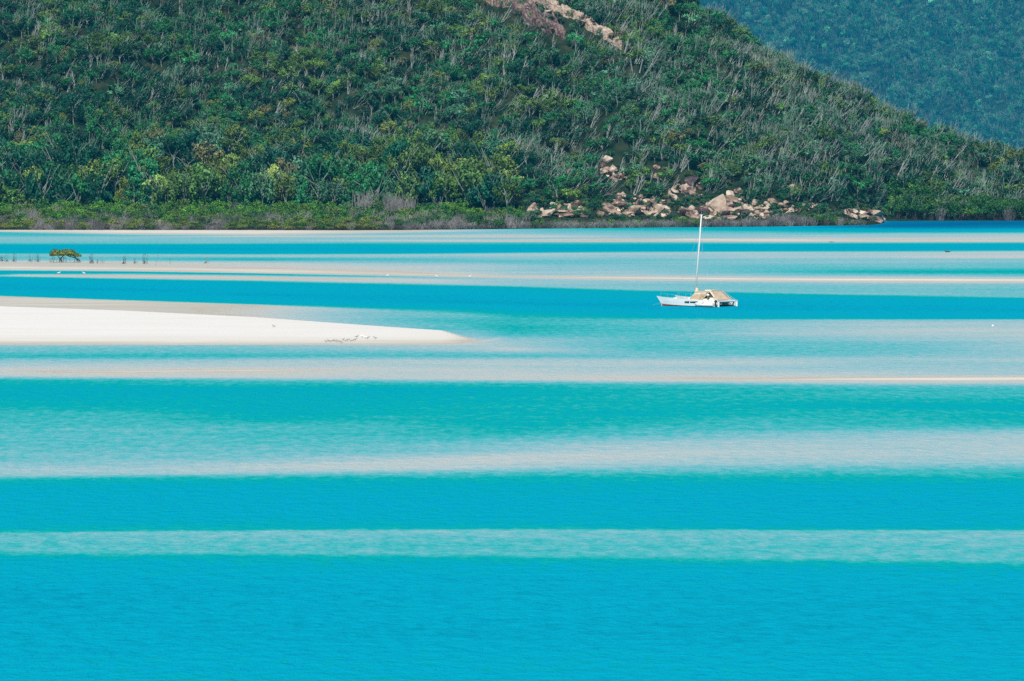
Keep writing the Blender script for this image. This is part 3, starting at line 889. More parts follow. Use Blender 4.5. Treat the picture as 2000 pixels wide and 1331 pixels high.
for k in range(9):
    px, py = 1448 + rr.uniform(0, 36), 32 + rr.uniform(0, 18)
    d = ray(px, py)
    t = np.arange(FK * 4900, FK * 5450, 1.0)
    kk = np.argmax(farZ(d.x * t / d.y, t) >= H + d.z * t / d.y)
    p = Vector((d.x * t[kk] / d.y, t[kk], H + d.z * t[kk] / d.y))
    boulder(bare_far, p, (9, 8, 5), M_rockt, rr)
RA = np.array(ROCK_AREAS)
def in_rocks(px, py):
    px = np.asarray(px)[:, None]; py = np.asarray(py)[:, None]
    return (((px - RA[:, 0]) / (RA[:, 2] + 3)) ** 2 + ((py - RA[:, 1] - 6) / (RA[:, 3] + 5)) ** 2 < 1).any(1)

# ------------------------------------------------------------------ trees of the hill
TINT = {'dark green': (.006, .070, .034), 'green': (.020, .150, .046), 'olive': (.085, .185, .036), 'yellow-green': (.13, .21, .036),
        'grey-green': (.06, .18, .095), 'brownish': (.125, .135, .055)}
tn = [waves(51 + k, 10, 14, 70) for k in range(6)]
def pick_tint(px, py, r):
    """colour of a tree by the stand it grows in"""
    yel = math.exp(-((px - 620) / 430) ** 2) * math.exp(-((py - 335) / 60) ** 2)
    grey = 1 / (1 + math.exp(-(px - 1150) / 110)) * (0.5 + 0.5 * (py < 330))
    wts = {'dark green': .9 + .9 * (px < 320), 'green': 1.1 + .4 * (px < 300), 'olive': .35 + 1.4 * yel + .3 * grey, 'yellow-green': .04 + 1.3 * yel, 'grey-green': .22 + 1.5 * grey, 'brownish': .05}
    ks = list(wts)
    for k_, f_ in zip(ks, tn): wts[k_] *= math.exp(1.1 * float(f_(px * .15, py * .3)))
    return r.choices(ks, [wts[k] for k in ks])[0]


MARKS = [(-30, 'left frame edge'), (128, 'lone mangrove'), (400, 'twin white trunks'), (740, 'grey thicket'), (1090, 'shore boulders'), (1365, 'mast'), (1700, 'rock spur'), (2030, 'right frame edge')]
def locate(items, key_row, phr_row, noun, pick_adj):
    """items: list of dicts with px,row; writes labels that count from the nearest landmark along each row"""
    groups = {}
    for it in items:
        mk = min(MARKS, key=lambda m: abs(m[0] - it['px']))
        side = 'right' if it['px'] >= mk[0] else 'left'
        groups.setdefault((it[key_row], mk, side), []).append(it)
    for (row, mk, side), g in groups.items():
        g.sort(key=lambda i: abs(i['px'] - mk[0]))
        for k, it in enumerate(g):
            adj = pick_adj(it)
            if mk[1].endswith('frame edge'):
                it['label'] = '%s %s, %s from %s, %s' % (adj, noun, ordinal(k), mk[1], phr_row(row))
            else:
                it['label'] = '%s %s, %s %s of %s, %s' % (adj, noun, ordinal(k), side, mk[1], phr_row(row))

# plant the slope in loose rows that follow its foot
plants = []
rt = random.Random(17)
s = 1.5
row = 0
while s < 235:
    big = s < 24
    x = -255.0
    while x < 255:
        X = x + rt.uniform(-1.1, 1.1)
        yb_ = float(baseY(X))
        px0 = 1000 + X / yb_ * F
        low = px0 > 1010                                 # right of the belt the scrub is low
        foot = max(0.0, 1 - s / 45.0)
        k_ = rt.uniform(.62, 1.4)
        wd = (4.9 + 4.6 * foot * (0.25 if low else 1)) * k_
        ht = (4.6 + 8.4 * foot * (0.05 if low else 1)) * (.5 * k_ + .5) * rt.uniform(.8, 1.2)
        plants.append([X, yb_ + s + rt.uniform(-1.3, 1.3), wd, ht, row, s])
        x += wd * (0.6 if not low else .64)
    row += 1
    s += 3.7 if s > 30 else 4.8
for k in range(5200):                                    # undergrowth that closes the gaps between the trees
    X = rt.uniform(-230, 230); sU = rt.uniform(8, 190)
    wd = rt.uniform(1.8, 3.6)
    plants.append([X, float(np.interp(X, tx, yb)) + sU, wd, wd * rt.uniform(.5, .9), 91, sU])
for k in range(900):                                     # low scrub among the boulders of the shore
    px = rt.uniform(1020, 1745); py = rt.uniform(385, 434)
    if rt.random() < .5 and in_rocks([px], [py])[0]: continue
    p = surf(px, py)
    wd = rt.uniform(1.2, 2.6)
    plants.append([p.x, p.y, wd, wd * rt.uniform(.55, .9), 90, 60.0])
for k in range(60):                                     # tufts growing in the cracks of the high slab
    t_ = rt.random()
    px = 940 + 285 * t_; py = np.interp(px, [940, 1030, 1110, 1160, 1225], [8, 26, 44, 64, 100]) + rt.uniform(-26, 26)
    p = surf(px, py)
    wd = rt.uniform(1.5, 3.2)
    plants.append([p.x, p.y, wd, wd * rt.uniform(.6, 1.0), 90, 60.0])
PL = np.array(plants)
PZ = hillZ(PL[:, 0], PL[:, 1])
zr_ = np.interp(PL[:, 0], XR, Zr_t) / 0.58
PX, PY = to_px(PL[:, 0], PL[:, 1], PZ)
scrub = PL[:, 4] == 90
tall_in_rocks = (PX > 1020) & (PX < 1740) & (PY > 398)
ok = (PL[:, 5] < zr_ + 22) & (scrub | (~in_rocks(PX, PY) & ~tall_in_rocks)) & (PY > -190)
ok &= ~((PX > 1020) & (PX < 1740) & (PY > 434))
PL, PZ, PX, PY = PL[ok], PZ[ok], PX[ok], PY[ok]
dens = waves(41, 12, 10, 60)(PL[:, 0], PL[:, 1])
gap = (dens > 2.4) & (PL[:, 5] > 30) & (PL[:, 4] < 90)
PL, PZ, PX, PY = PL[~gap], PZ[~gap], PX[~gap], PY[~gap]

inframe = (PX > -12) & (PX < 2012) & (PY < 445) & (PY > 5)
is_wind = np.zeros(len(PL), bool)
wpatch = waves(61, 10, 18, 60)
tints = []
for i in range(len(PL)):
    pw = (.15 + .55 / (1 + math.exp(-(PX[i] - 1120) / 130))) * math.exp(.9 * float(wpatch(PL[i, 0], PL[i, 1])))
    if PY[i] < 200 and PX[i] < 1000: pw += .14
    if PL[i, 5] < 26 and PX[i] < 1040 or PL[i, 4] >= 90: pw = 0
    is_wind[i] = rt.random() < pw
    tints.append(pick_tint(PX[i], PY[i] - PL[i, 3] * 4, rt))
# the 300 that show largest: the big trees of the lowest rows
order = sorted([i for i in range(len(PL)) if inframe[i] and not is_wind[i] and PL[i, 4] < 90], key=lambda i: PL[i, 5] - 3.0 * PL[i, 2])
chosen = order[:300]
cset = set(chosen)
items = []
for i in chosen:
    size = 'tall' if PL[i, 3] > 9.5 else ('small' if PL[i, 3] < 5.5 else 'mid-sized')
    items.append(dict(i=i, px=PX[i], row=int(PL[i, 4]), tint=tints[i], size=size))
ROWP = ['front row of wood', 'second row of wood', 'third row upslope', 'fourth row upslope', 'fifth row upslope', 'sixth row upslope', 'seventh row upslope']
locate(items, 'row', lambda r_: ROWP[r_] if r_ < 7 else ordinal(r_) + ' row upslope', 'tree', lambda it: it['size'] + ' ' + it['tint'])
def jit(c, r, a=.28):
    k = math.exp(r.gauss(0, a))
    return [c[0] * k * r.uniform(.85, 1.15), c[1] * k, c[2] * k * r.uniform(.85, 1.2)]
for it in items:
    i = it['i']
    root = thing('tree', it['label'], 'tree', (PL[i, 0], PL[i, 1], PZ[i]), rt.uniform(0, 6.28), 'trees at the foot of the hill')
    root.scale = (PL[i, 2], PL[i, 2], PL[i, 3])
    v = rt.randrange(5)
    c = link('crown', CROWN[v], root); c['tint'] = jit(TINT[it['tint']], rt)
    link('trunk', TRUNK[v], root)
rest = [i for i in range(len(PL)) if i not in cset]
scatter('woodland', None, None, [(PL[i, 0], PL[i, 1], PZ[i]) for i in rest], [(PL[i, 2], PL[i, 2], PL[i, 3]) for i in rest],
        [rt.uniform(0, 6.28) if not is_wind[i] else rt.uniform(-.5, .5) for i in rest],
        [rt.randrange(5, 9) if is_wind[i] else rt.randrange(5) for i in rest], [jit(TINT[tints[i]], rt) for i in rest])

# far mountain wood
n_f = 20000
fxp = FK * nrng.uniform(90, 640, n_f); fyp = FK * nrng.uniform(4925, 5440, n_f)
fzp = farZ(fxp, fyp)
fpx, fpy = to_px(fxp, fyp, fzp)
k_ = (fpx > 1330) & (fpx < 2100) & (fpy > -60) & (fpy < 330)
fxp, fyp, fzp = fxp[k_], fyp[k_], fzp[k_]
fd = waves(43, 10, 30, 140)(fxp / FK, fyp / FK)
ft, fs, fv = [], [], []
for i in range(len(fxp)):
    k = rt.choices(['dark green', 'green', 'grey-green'], [1.2 - .5 * fd[i] * .5, 1, max(.1, .6 + .6 * fd[i])])[0]
    ft.append([1.35 * c for c in jit(TINT[k], rt, .45)])
    wd = FK * rt.uniform(4.0, 8.5)
    fs.append((wd, wd, wd * rt.uniform(.8, 1.4)))
    fv.append(rt.randrange(5, 9) if rt.random() < .4 else rt.randrange(5))
scatter('far_woodland', None, None, np.stack([fxp, fyp, fzp], 1), fs, [rt.uniform(0, 6.28) for _ in fs], fv, ft)

# bare pale trees standing out of the scrub
LMB = MARKS
bares = []
def add_bare(px, py, hp, var, kind):
    p = surf(px, py)
    bares.append(dict(px=px, py=py, p=p, h=hp * p.y / F, var=var, kind=kind))
for (px, py, hp, var) in [(229, 294, 38, 2), (352, 280, 26, 3), (402, 396, 30, 0), (408, 396, 26, 1), (440, 384, 26, 1), (62, 372, 18, 3), (520, 330, 22, 1), (605, 366, 26, 0), (772, 290, 30, 3),
                          (650, 396, 22, 0), (870, 398, 24, 0), (900, 372, 30, 1), (304, 66, 30, 0), (310, 96, 28, 2), (400, 118, 30, 2), (533, 42, 30, 0), (798, 40, 42, 0), (680, 188, 40, 0),
                          (985, 150, 60, 0), (900, 132, 36, 1), (1010, 236, 40, 0), (1380, 182, 22, 1), (1576, 206, 44, 0), (1300, 222, 26, 3), (1000, 412, 20, 0), (1826, 328, 36, 0), (1520, 224, 40, 3)]:
    add_bare(px, py, hp, var, 'tall')
rb = random.Random(23)
while len(bares) < 290:
    px = rb.uniform(0, 2000); py = rb.uniform(20, 395)
    ridge = np.interp(px, P_r, R_r)
    if py < ridge + 18 or (px < 1000 and py > 300 and rb.random() < .8): continue
    if px < 950 and rb.random() < .55: continue
    if in_rocks([px], [py])[0] and rb.random() < .5: continue
    v = rb.choices(range(6), [1.8, 2, 1.3, .6, .3, .8] if px < 1000 else [.3, .8, 2, 2, 1.6, .2])[0]
    add_bare(px, py, rb.uniform(22, 44), v, 'slender')
BANDS = [(80, 'top of slope'), (150, 'upper slope'), (220, 'middle slope'), (300, 'lower slope'), (500, 'foot of slope')]
for b_ in bares:
    b_['row'] = next(i for i, (lim, _) in enumerate(BANDS) if b_['py'] < lim)
LEANW = ['upright', 'nearly upright', 'slightly leaning', 'leaning', 'strongly leaning', 'left-leaning']
locate(bares, 'row', lambda r_: BANDS[r_][1], 'bare tree', lambda it: LEANW[it['var']] + ' pale')
for b_ in bares:
    o = link('bare_tree', BARE[b_['var']])
    tag(o, b_['label'], 'dead tree', 'bare pale trees on the hill', b_['p'], rb.uniform(-.45, .45))
    hh = b_['h'] * 1.1
    ww = hh * rb.uniform(.8, 1.1)
    o.scale = (ww, ww, hh)

# ------------------------------------------------------------------ mangrove belt along the shore
MT = {'bright green': (.075, .21, .02), 'dark green': (.03, .12, .025), 'olive': (.095, .17, .03), 'yellow-green': (.17, .23, .04)}
belt = []
def belt_add(X, Y, wd, ht, kind, row):
    z = float(hillZ(X, Y))
    px, py = to_px(X, Y, z)
    belt.append(dict(X=X, Y=Y, z=z, w=wd, h=ht, kind=kind, row=row, px=px, py=py))
rm = random.Random(31)
for row in range(17):
    t = row / 16.0
    x = -230.0
    while x < 150:
        X = x + rm.uniform(-.8, .8)
        ys_, yb_ = float(shoreY(X)), float(baseY(X))
        px = 1000 + X / ys_ * F
        if px > 1745: break
        span = yb_ - ys_
        if px < 1020:
            Y = ys_ + 5 + t * (span - 6) + rm.uniform(-1.5, 1.5)
            wd = (2.6 + 2.4 * t) * rm.uniform(.8, 1.25)
            ht = (1.5 + 4.4 * t ** 0.8) * rm.uniform(.75, 1.2)
            g = .55
            if row <= 3:
                g = .92 if (px < 60 or 430 < px < 745) else (.45 if px > 745 else .42)
            elif row <= 8:
                g = .55 if px < 420 else .7
            else:
                g = .9
            if 675 < px < 800 and row >= 13: g = 0.05; ht *= 1.5                       # the grey thicket
            k = rm.random()
            if k < g:
                if row <= 4: kind = rm.choices(['yellow-green', 'olive', 'dark green'], [1.2, 1.2, .5])[0] if px < 745 else 'dark green'
                elif row <= 8: kind = rm.choices(['olive', 'dark green', 'bright green'], [.5, 1, .6])[0]
                else: kind = rm.choices(['bright green', 'dark green', 'olive'], [1.3, .8, .35])[0]
            else: kind = 'grey leafless'
            if px > 760 and row <= 3: ht *= 1.5
            if not (px > 900 and t > .8): belt_add(X, Y, wd, ht, kind, row)
        else:
            if row < 4:                                                            # narrow fringe in front of the rocks
                Y = ys_ + 1 + row * 2.6
                wd = rm.uniform(2.2, 3.4); ht = rm.uniform(1.5, 2.5) if px < 1500 else rm.uniform(2, 3.6)
                if px > 1655: ht *= .5
                gr = (.75 if row >= 2 else .1) if px < 1340 else (.1 if 1380 < px < 1620 else .25)
                if 1590 < px < 1625: gr = .9
                if px < 1690: belt_add(X, Y, wd, ht, rm.choice(['dark green', 'bright green']) if rm.random() < gr else 'grey leafless', row)
            wd = 2.9
        x += wd * .78
# wall of mangroves on the far shore right of the point
for row in range(5):
    x = 112.0
    while x < 270:
        X = x + rm.uniform(-.8, .8)
        ys_ = float(shoreY(X))
        px = 1000 + X / ys_ * F
        wd = rm.uniform(3.6, 5.4)
        if px > 1752:
            belt_add(X, ys_ + 1.5 + row * 3, wd, rm.uniform(4.2, 5.6) + row * .35, 'dark green' if rm.random() < .82 else ('bright green' if rm.random() < .8 else 'grey leafless'), 20 + row)
        x += wd * .7
vis = [b_ for b_ in belt if -10 < b_['px'] < 2010]
leafy = sorted([b_ for b_ in vis if b_['kind'] != 'grey leafless'], key=lambda b_: b_['row'] - 1.2 * b_['h'])[:300]
grey = sorted([b_ for b_ in vis if b_['kind'] == 'grey leafless'], key=lambda b_: b_['row'])[:220]
def rowname(r_):
    if r_ >= 20: return ['front rank, far shore', 'second rank, far shore', 'third rank, far shore', 'fourth rank, far shore', 'fifth rank, far shore'][r_ - 20]
    return 'water side' if r_ == 0 else ordinal(r_) + ' rank from water'
locate(leafy, 'row', rowname, 'mangrove', lambda it: it['kind'] if it['kind'] != 'dark green' else 'dark green')
locate(grey, 'row', rowname, 'mangrove', lambda it: 'leafless grey')
chosen_ids = set()
for b_ in leafy:
    chosen_ids.add(id(b_))
    root = thing('mangrove_shrub', b_['label'], 'mangrove', (b_['X'], b_['Y'], b_['z']), rm.uniform(0, 6.28), 'leafy mangroves along the shore')
    root.scale = (b_['w'] * 1.15, b_['w'] * 1.15, b_['h'])
    v = rm.randrange(4)
    c = link('foliage', MCROWN[v], root); c['tint'] = jit(MT[b_['kind']], rm, .2)
    link('roots', MROOT[v], root)
for b_ in grey:
    chosen_ids.add(id(b_))
    o = tag(link('bare_mangrove', THICK[rm.randrange(4)]), b_['label'], 'mangrove', 'leafless mangroves along the shore', (b_['X'], b_['Y'], b_['z']), rm.uniform(0, 6.28))
    o.scale = (b_['w'] * 1.2, b_['w'] * 1.2, b_['h'])
rest = [b_ for b_ in belt if id(b_) not in chosen_ids]
scatter('mangrove_thicket', None, None, [(b_['X'], b_['Y'], b_['z']) for b_ in rest], [(b_['w'] * 1.15, b_['w'] * 1.15, b_['h']) for b_ in rest], [rm.uniform(0, 6.28) for _ in rest],
        [rm.randrange(13, 17) if b_['kind'] == 'grey leafless' else rm.randrange(9, 13) for b_ in rest], [jit(MT.get(b_['kind'], (.1, .1, .1)), rm, .2) for b_ in rest])

# ------------------------------------------------------------------ catamaran at anchor
M_gel = mat('white_gelcoat', (0.88, 0.87, 0.85), 0.35, 0.4, vary=0.04, vscale=1.5)
M_red = mat('red_antifoul', (0.42, 0.09, 0.07), 0.7, 0.2, vary=0.2)
M_blk = mat('dark_boot_stripe', (0.03, 0.03, 0.04), 0.6, 0.3)
M_tan = mat('tan_canvas', (0.53, 0.40, 0.26), 0.9, 0.1, bump=0.3, bscale=3, vary=0.1)
M_pink = mat('faded_canvas', (0.60, 0.46, 0.34), 0.9, 0.1, bump=0.4, bscale=2, vary=0.14)
M_cream = mat('cream_canvas', (0.74, 0.68, 0.56), 0.9, 0.1, bump=0.3, bscale=3)
M_glass = mat('dark_glass', (0.02, 0.016, 0.018), 0.12, 0.5)
M_alu = mat('white_alloy', (0.82, 0.82, 0.80), 0.35, 0.4)
M_steel = mat('steel_wire', (0.45, 0.46, 0.48), 0.4, 0.5)
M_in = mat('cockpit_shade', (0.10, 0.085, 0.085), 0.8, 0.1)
M_ol = mat('olive_canvas', (0.26, 0.24, 0.11), 0.85, 0.1, vary=0.15)
M_rub = mat('black_rubber', (0.02, 0.022, 0.022), 0.6, 0.3)
M_grn = mat('dark_green_cowl', (0.02, 0.06, 0.04), 0.5, 0.3)
M_tube = mat('pale_inflatable', (0.72, 0.73, 0.72), 0.6, 0.3, vary=0.06)
M_yel = mat('yellow_plastic', (0.62, 0.55, 0.2), 0.6, 0.3)
M_pst = mat('faded_red_stripe', (0.62, 0.36, 0.32), 0.7, 0.2)

A = R(35)
sternp = ground(1403, 600)
BEAM = 4.55
LEN = 9.95
cat = thing('catamaran', 'white catamaran with tan canvas and bare raked mast anchored in turquoise channel', 'sailboat', sternp, math.pi - A)
# local frame: +x forward, -y away from the camera
def B(u, v, z): return (u, -v, z)

def hull_mb():
    m = MB()
    st = [0, .06, .2, .4, .6, .75, .87, .95, 1.0]
    hb = [.36, .42, .48, .52, .48, .37, .22, .1, .025]
    wl = [.26, .34, .42, .45, .38, .26, .12, .035, .012]
    sh = [.80, .84, .92, .98, 1.04, 1.10, 1.17, 1.25, 1.34]
    n_ = 6
    vs_ = []
    for s_, h, q, z in zip(st, hb, wl, sh):
        u = s_ * LEN
        rk = .95 * max(0, (s_ - .55) / .45) ** 2
        stripe = .10 + .22 * max(0, (s_ - .45) / .55) ** 1.2
        zz = [-.45, .09, stripe, z * .62, z]
        ww = [q * .25, q, q + (h - q) * .2, q + (h - q) * .75, h]
        ring = []
        for sgn in (-1, 1):
            pts = [(u - rk * (1 - max(0, zc) / z), sgn * wv, zc) for zc, wv in zip(zz, ww)]
            ring += pts if sgn < 0 else pts[::-1]
        vs_ += ring                                                 # 10 points per station, near side keel..deck, far side deck..keel
    fs, ms = [], []
    for i in range(len(st) - 1):
        for k in range(10):
            k2 = (k + 1) % 10
            fs.append((i * 10 + k, (i + 1) * 10 + k, (i + 1) * 10 + k2, i * 10 + k2))
            ms.append({0: 2, 1: 1, 7: 1, 8: 2, 9: 2}.get(k, 0))
    fs.append(tuple(range(10))); ms.append(0)
    fs.append(tuple(8 * 10 + k for k in range(10))[::-1]); ms.append(0)
    m.v, m.f, m.m = vs_, fs, ms
    return m
hm = hull_mb().mesh('hull', [M_gel, M_red, M_blk])
for v in (0, BEAM):
    hu = link('hull', hm, cat); hu.location = B(0, v, 0)
    for (u0, u1, zt) in ((3.05, 4.2, .60), (4.35, 5.1, .60)):
        if v == 0:
            wmb = MB()
            def side(u): return float(np.interp(u / LEN, [.2, .4, .6], [.50, .53, .50])) + .02
            wmb.add([(u0, side(u0), zt - .11), (u1, side(u1), zt - .07), (u1, side(u1), zt + .08), (u0, side(u0), zt + .12),
                     (u0, side(u0) - .03, zt - .11), (u1, side(u1) - .03, zt - .07), (u1, side(u1) - .03, zt + .08), (u0, side(u0) - .03, zt + .12)],
                    [(0, 1, 2, 3), (7, 6, 5, 4), (0, 4, 5, 1), (2, 6, 7, 3), (1, 5, 6, 2), (0, 3, 7, 4)])
            wmb.build('hull_window', M_glass, hu)
    hat = MB(); hat.ell((6.9, 0, 1.09), (.3, .22, .1)); hat.build('deck_hatch', M_gel, hu, True)
    rud = MB(); rud.box(-.16, .04, -.03, .03, -.4, .62); rud.build('rudder', M_gel, hu)
    rail = MB()
    for u in (7.2, 8.2, 9.3):
        h = float(np.interp(u / LEN, [.6, .75, .87, .95, 1], [1.04, 1.1, 1.17, 1.25, 1.34]))
        rail.tube([(u, 0, h - .05), (u, 0, h + .5)], .009, 5)
    rail.tube([(7.2, 0, 1.55), (8.2, 0, 1.61), (9.3, 0, 1.73)], .006, 5)
    rail.build('guard_rail', M_steel, hu)
deck = MB()
deck.box(.9, 6.6, -BEAM + .3, -.3, .62, .86)
deck.build('bridge_deck', M_gel, cat)
bm_ = MB(); bm_.tube([B(.15, .2, .72), B(.15, BEAM - .2, .72)], .13, 10); bm_.build('aft_beam', M_gel, cat)
bm_ = MB(); bm_.tube([B(8.3, 0, .98), B(8.3, BEAM, .98)], .11, 10); bm_.build('forward_beam', M_alu, cat)
net = MB()
for k in range(12):
    v = .5 + k * (BEAM - 1.0) / 11
    net.tube([B(6.6, v, .84), B(8.25, v, .93)], .012, 4)
for k in range(6):
    u = 6.7 + k * .3
    net.tube([B(u, .45, .85 + k * .016), B(u, BEAM - .45, .85 + k * .016)], .012, 4)
net.build('trampoline', M_steel, cat)
# cabin: rounded coach roof, lower walls white
cab = MB()
prof = [(5.6, .86), (5.2, 1.12), (4.75, 1.3), (4.2, 1.75), (2.0, 1.9), (1.9, .86)]
def prism(m, prof, v0, v1, mi=0):
    n_ = len(prof)
    vs_ = [B(u, v0, z) for u, z in prof] + [B(u, v1, z) for u, z in prof]
    fs = [tuple(range(n_)), tuple(range(2 * n_ - 1, n_ - 1, -1))] + [(i, n_ + i, n_ + (i + 1) % n_, (i + 1) % n_) for i in range(n_)]
    m.add(vs_, fs, mi)
prism(cab, prof, .55, BEAM - .55)
cab.build('cabin', M_gel, cat)
ramp = MB(); prism(ramp, [(5.95, .9), (5.2, 1.2), (4.9, 1.5), (4.7, 1.5), (4.9, .9)], 1.2, BEAM - 1.2); ramp.build('cabin_front', M_gel, cat)
# fitted tan cover over the cabin sides and roof
cov = MB()
g_ = []
for j in range(9):
    v = .2 + (BEAM - .4) * j / 8
    e = abs(j - 4) / 4.0
    drop = e ** 5
    zt = 2.12 - .10 * e ** 2
    rowp = []
    for u, f_ in ((4.75, .30), (4.45, .62), (4.1, .93), (3.3, 1.0), (2.4, 1.0), (1.75, .97)):
        zz = .98 + (zt - .98) * f_
        if j in (0, 8): zz = .98 + (.02 if u > 2.4 else (.25 if u > 2.0 else .85))
        rowp.append(B(u, v + (.0 if j not in (1, 7) else 0), zz))
    g_.append(rowp)
cov.sheet(g_, 0, .025)
cov.build('cabin_cover', M_tan, cat, True)
edge = MB(); edge.tube([B(2.9, .17, 1.02), B(2.35, .17, 1.28), B(1.75, .18, 1.86), B(1.7, .8, 2.1)], .035, 6); edge.build('cover_seam', M_cream, cat)
cock = MB(); prism(cock, [(3.0, .9), (2.35, 1.62), (1.85, 1.9), (1.62, 1.84), (.8, .95)], .5, BEAM - 1.5); cock.build('cockpit', M_in, cat)  # solid dark block filling the opening; the shade inside is put into its colour
top = MB(); top.box(2.2, 3.1, -2.6, -1.5, 2.1, 2.24); top.build('roof_hatch', M_gel, cat)
lamp = MB(); lamp.ell(B(2.0, 1.9, 2.22), (.16, .16, .1)); lamp.build('roof_vent', M_yel, cat, True)
coam = MB(); prism(coam, [(3.15, .86), (2.85, 1.12), (1.0, 1.0), (.4, .9), (.4, .8), (3.15, .8)], .3, .5); coam.build('cockpit_coaming', M_gel, cat)
# awning stretched aft over the cockpit
aw = MB()
tl, trr, br, bl = Vector(B(1.62, .6, 2.08)), Vector(B(1.55, 3.3, 2.06)), Vector(B(.05, 3.5, .92)), Vector(B(.62, .3, .92))
g_ = []
for i in range(7):
    t = i / 6
    rowp = []
    for j in range(9):
        q = j / 8
        p = tl.lerp(trr, q).lerp(bl.lerp(br, q), t)
        p.z -= .10 * math.sin(math.pi * t) * (1 - .3 * math.sin(3 * math.pi * q)) 
        rowp.append(p)
    g_.append(rowp)
aw.sheet(g_, 0, .015)
aw.build('awning', M_pink, cat, True)
aw2 = MB()
aw2.sheet([[Vector(B(1.66, .4, 2.03)), Vector(B(1.6, .58, 2.09))], [Vector(B(1.12, .34, 1.46)), Vector(B(1.0, .42, 1.45))], [Vector(B(.62, .26, .94)), Vector(B(.56, .30, .93))]], 0, .015)
aw2.build('awning_side', M_cream, cat)
aw3 = MB(); aw3.tube([trr, Vector(B(.9, 3.55, 1.45)), br], .04, 6); aw3.build('awning_edge', M_cream, cat)
pole = MB()
pole.tube([trr + Vector((-.05, -.1, 0)), Vector(B(-.1, 4.3, .82))], .03, 6)
pole.build('awning_pole', M_steel, cat)
# mast raked aft, with rigging
mb0 = B(5.2, BEAM / 2, 1.2)
rake = math.tan(R(5.1))
mtop = Vector((mb0[0] - 11.1 * rake, mb0[1], 12.3))
mm = MB(); mm.tube([mb0, Vector(mb0).lerp(mtop, .5), mtop], [.12, .11, .085], 10); mast = mm.build('mast', M_alu, cat, True)
ms_ = MB(); ms_.box(mb0[0] - .25, mb0[0] + .2, mb0[1] - .25, mb0[1] + .25, .86, 1.5); ms_.build('mast_step', M_gel, mast)
sp_ = MB(); c0 = Vector(mb0).lerp(mtop, .55); sp_.tube([c0 + Vector((0, -.8, 0)), c0 + Vector((0, .8, 0))], .025, 6); sp_.build('spreader', M_alu, mast)
mh = MB(); mh.box(mtop.x - .18, mtop.x + .12, mtop.y - .04, mtop.y + .04, mtop.z - .02, mtop.z + .1); mh.tube([mtop, mtop + Vector((0, 0, .5))], .012, 5); mh.build('masthead', M_alu, mast)
bg_ = MB(); bg_.tube([Vector(mb0) + Vector((-.1, 0, .1)), Vector(mb0) + Vector((-.28, 0, .75)), Vector(mb0) + Vector((-.3, 0, 1.25))], [.3, .3, .16], 8); bg_.build('furled_sail_bag', M_cream, cat)
hp = Vector(mb0).lerp(mtop, .86)
for e in (B(8.3, BEAM / 2, 1.0), B(4.6, .1, .98), B(4.6, BEAM - .1, .98)):
    wq = MB(); wq.tube([hp, e], .011, 4); wq.build('stay', M_steel, cat)
hl = MB(); hl.tube([mtop + Vector((-.25, 0, -.1)), Vector(B(4.2, BEAM / 2, 2.1))], .012, 4); hl.build('halyard', M_steel, cat)
anc = MB(); anc.tube([B(8.3, BEAM / 2, .95), B(10.2, BEAM / 2 - .2, .35), B(12.5, BEAM / 2 - .4, -.1)], .014, 4); anc.build('anchor_line', M_steel, cat)
# gear in the cockpit
gear = thing('outboard_motor', 'small outboard with white cowl and olive leg stowed upright in cockpit opening', 'outboard motor', cat.matrix_basis @ Vector(B(1.8, .18, .98)), math.pi - A)
q = MB(); q.ell((0, 0, .6), (.24, .17, .16)); q.build('cowl', M_gel, gear, True)
q = MB(); q.tube([(0, 0, .5), (0, 0, .3), (-.05, 0, -.1)], [.2, .14, .06], 8); q.build('leg', M_ol, gear, True)
q = MB(); q.box(-.14, .02, -.05, .05, -.2, -.06); q.build('gearcase', M_ol, gear)
cool = thing('cool_box', 'white cool box with yellow lid beside the cockpit opening', 'cool box', cat.matrix_basis @ Vector(B(1.1, .22, .86)), math.pi - A)
q = MB(); q.box(-.3, .3, -.2, .2, 0, .34); q.build('box_body', M_gel, cool)
q = MB(); q.box(-.32, .32, -.22, .22, .34, .41); q.build('lid', M_yel, cool)
# dinghy lying alongside
din = thing('dinghy', 'pale inflatable dinghy with dark outboard tied alongside the catamaran', 'dinghy', cat.matrix_basis @ Vector(B(1.3, -1.15, 0)), math.pi - A)
q = MB()
pts = [(-1.5, .55, .24), (0, .58, .25), (.8, .5, .27), (1.3, .3, .34), (1.5, 0, .40), (1.3, -.3, .34), (.8, -.5, .27), (0, -.58, .25), (-1.5, -.55, .24)]
q.tube(pts, [.12, .2, .21, .22, .22, .22, .21, .2, .12], 10)
tube = q.build('tube', M_tube, din, True)
q = MB(); q.tube([(x, y * 1.36, z - .02) for x, y, z in pts[:3]], .035, 6); q.build('rub_strake', M_pst, tube)
q = MB(); q.box(-1.35, .9, -.42, .42, .06, .14); q.build('floor', M_tube, din)
q = MB(); q.box(-1.4, -1.3, -.42, .42, .06, .5); q.build('transom', M_gel, din)
q = MB(); q.box(-.4, -.15, -.5, .5, .34, .4); q.build('seat', M_gel, din)
q = MB(); q.ell((.85, 0, .52), (.48, .36, .36)); q.build('bow_cover', M_tube, din, True)
ob = MB(); ob.ell((-1.62, 0, .78), (.22, .17, .2)); e1 = ob.build('outboard_cowl', M_grn, din, True)
ob = MB(); ob.tube([(-1.6, 0, .62), (-1.62, 0, -.2)], [.11, .07], 8); ob.build('outboard_leg', M_rub, din)
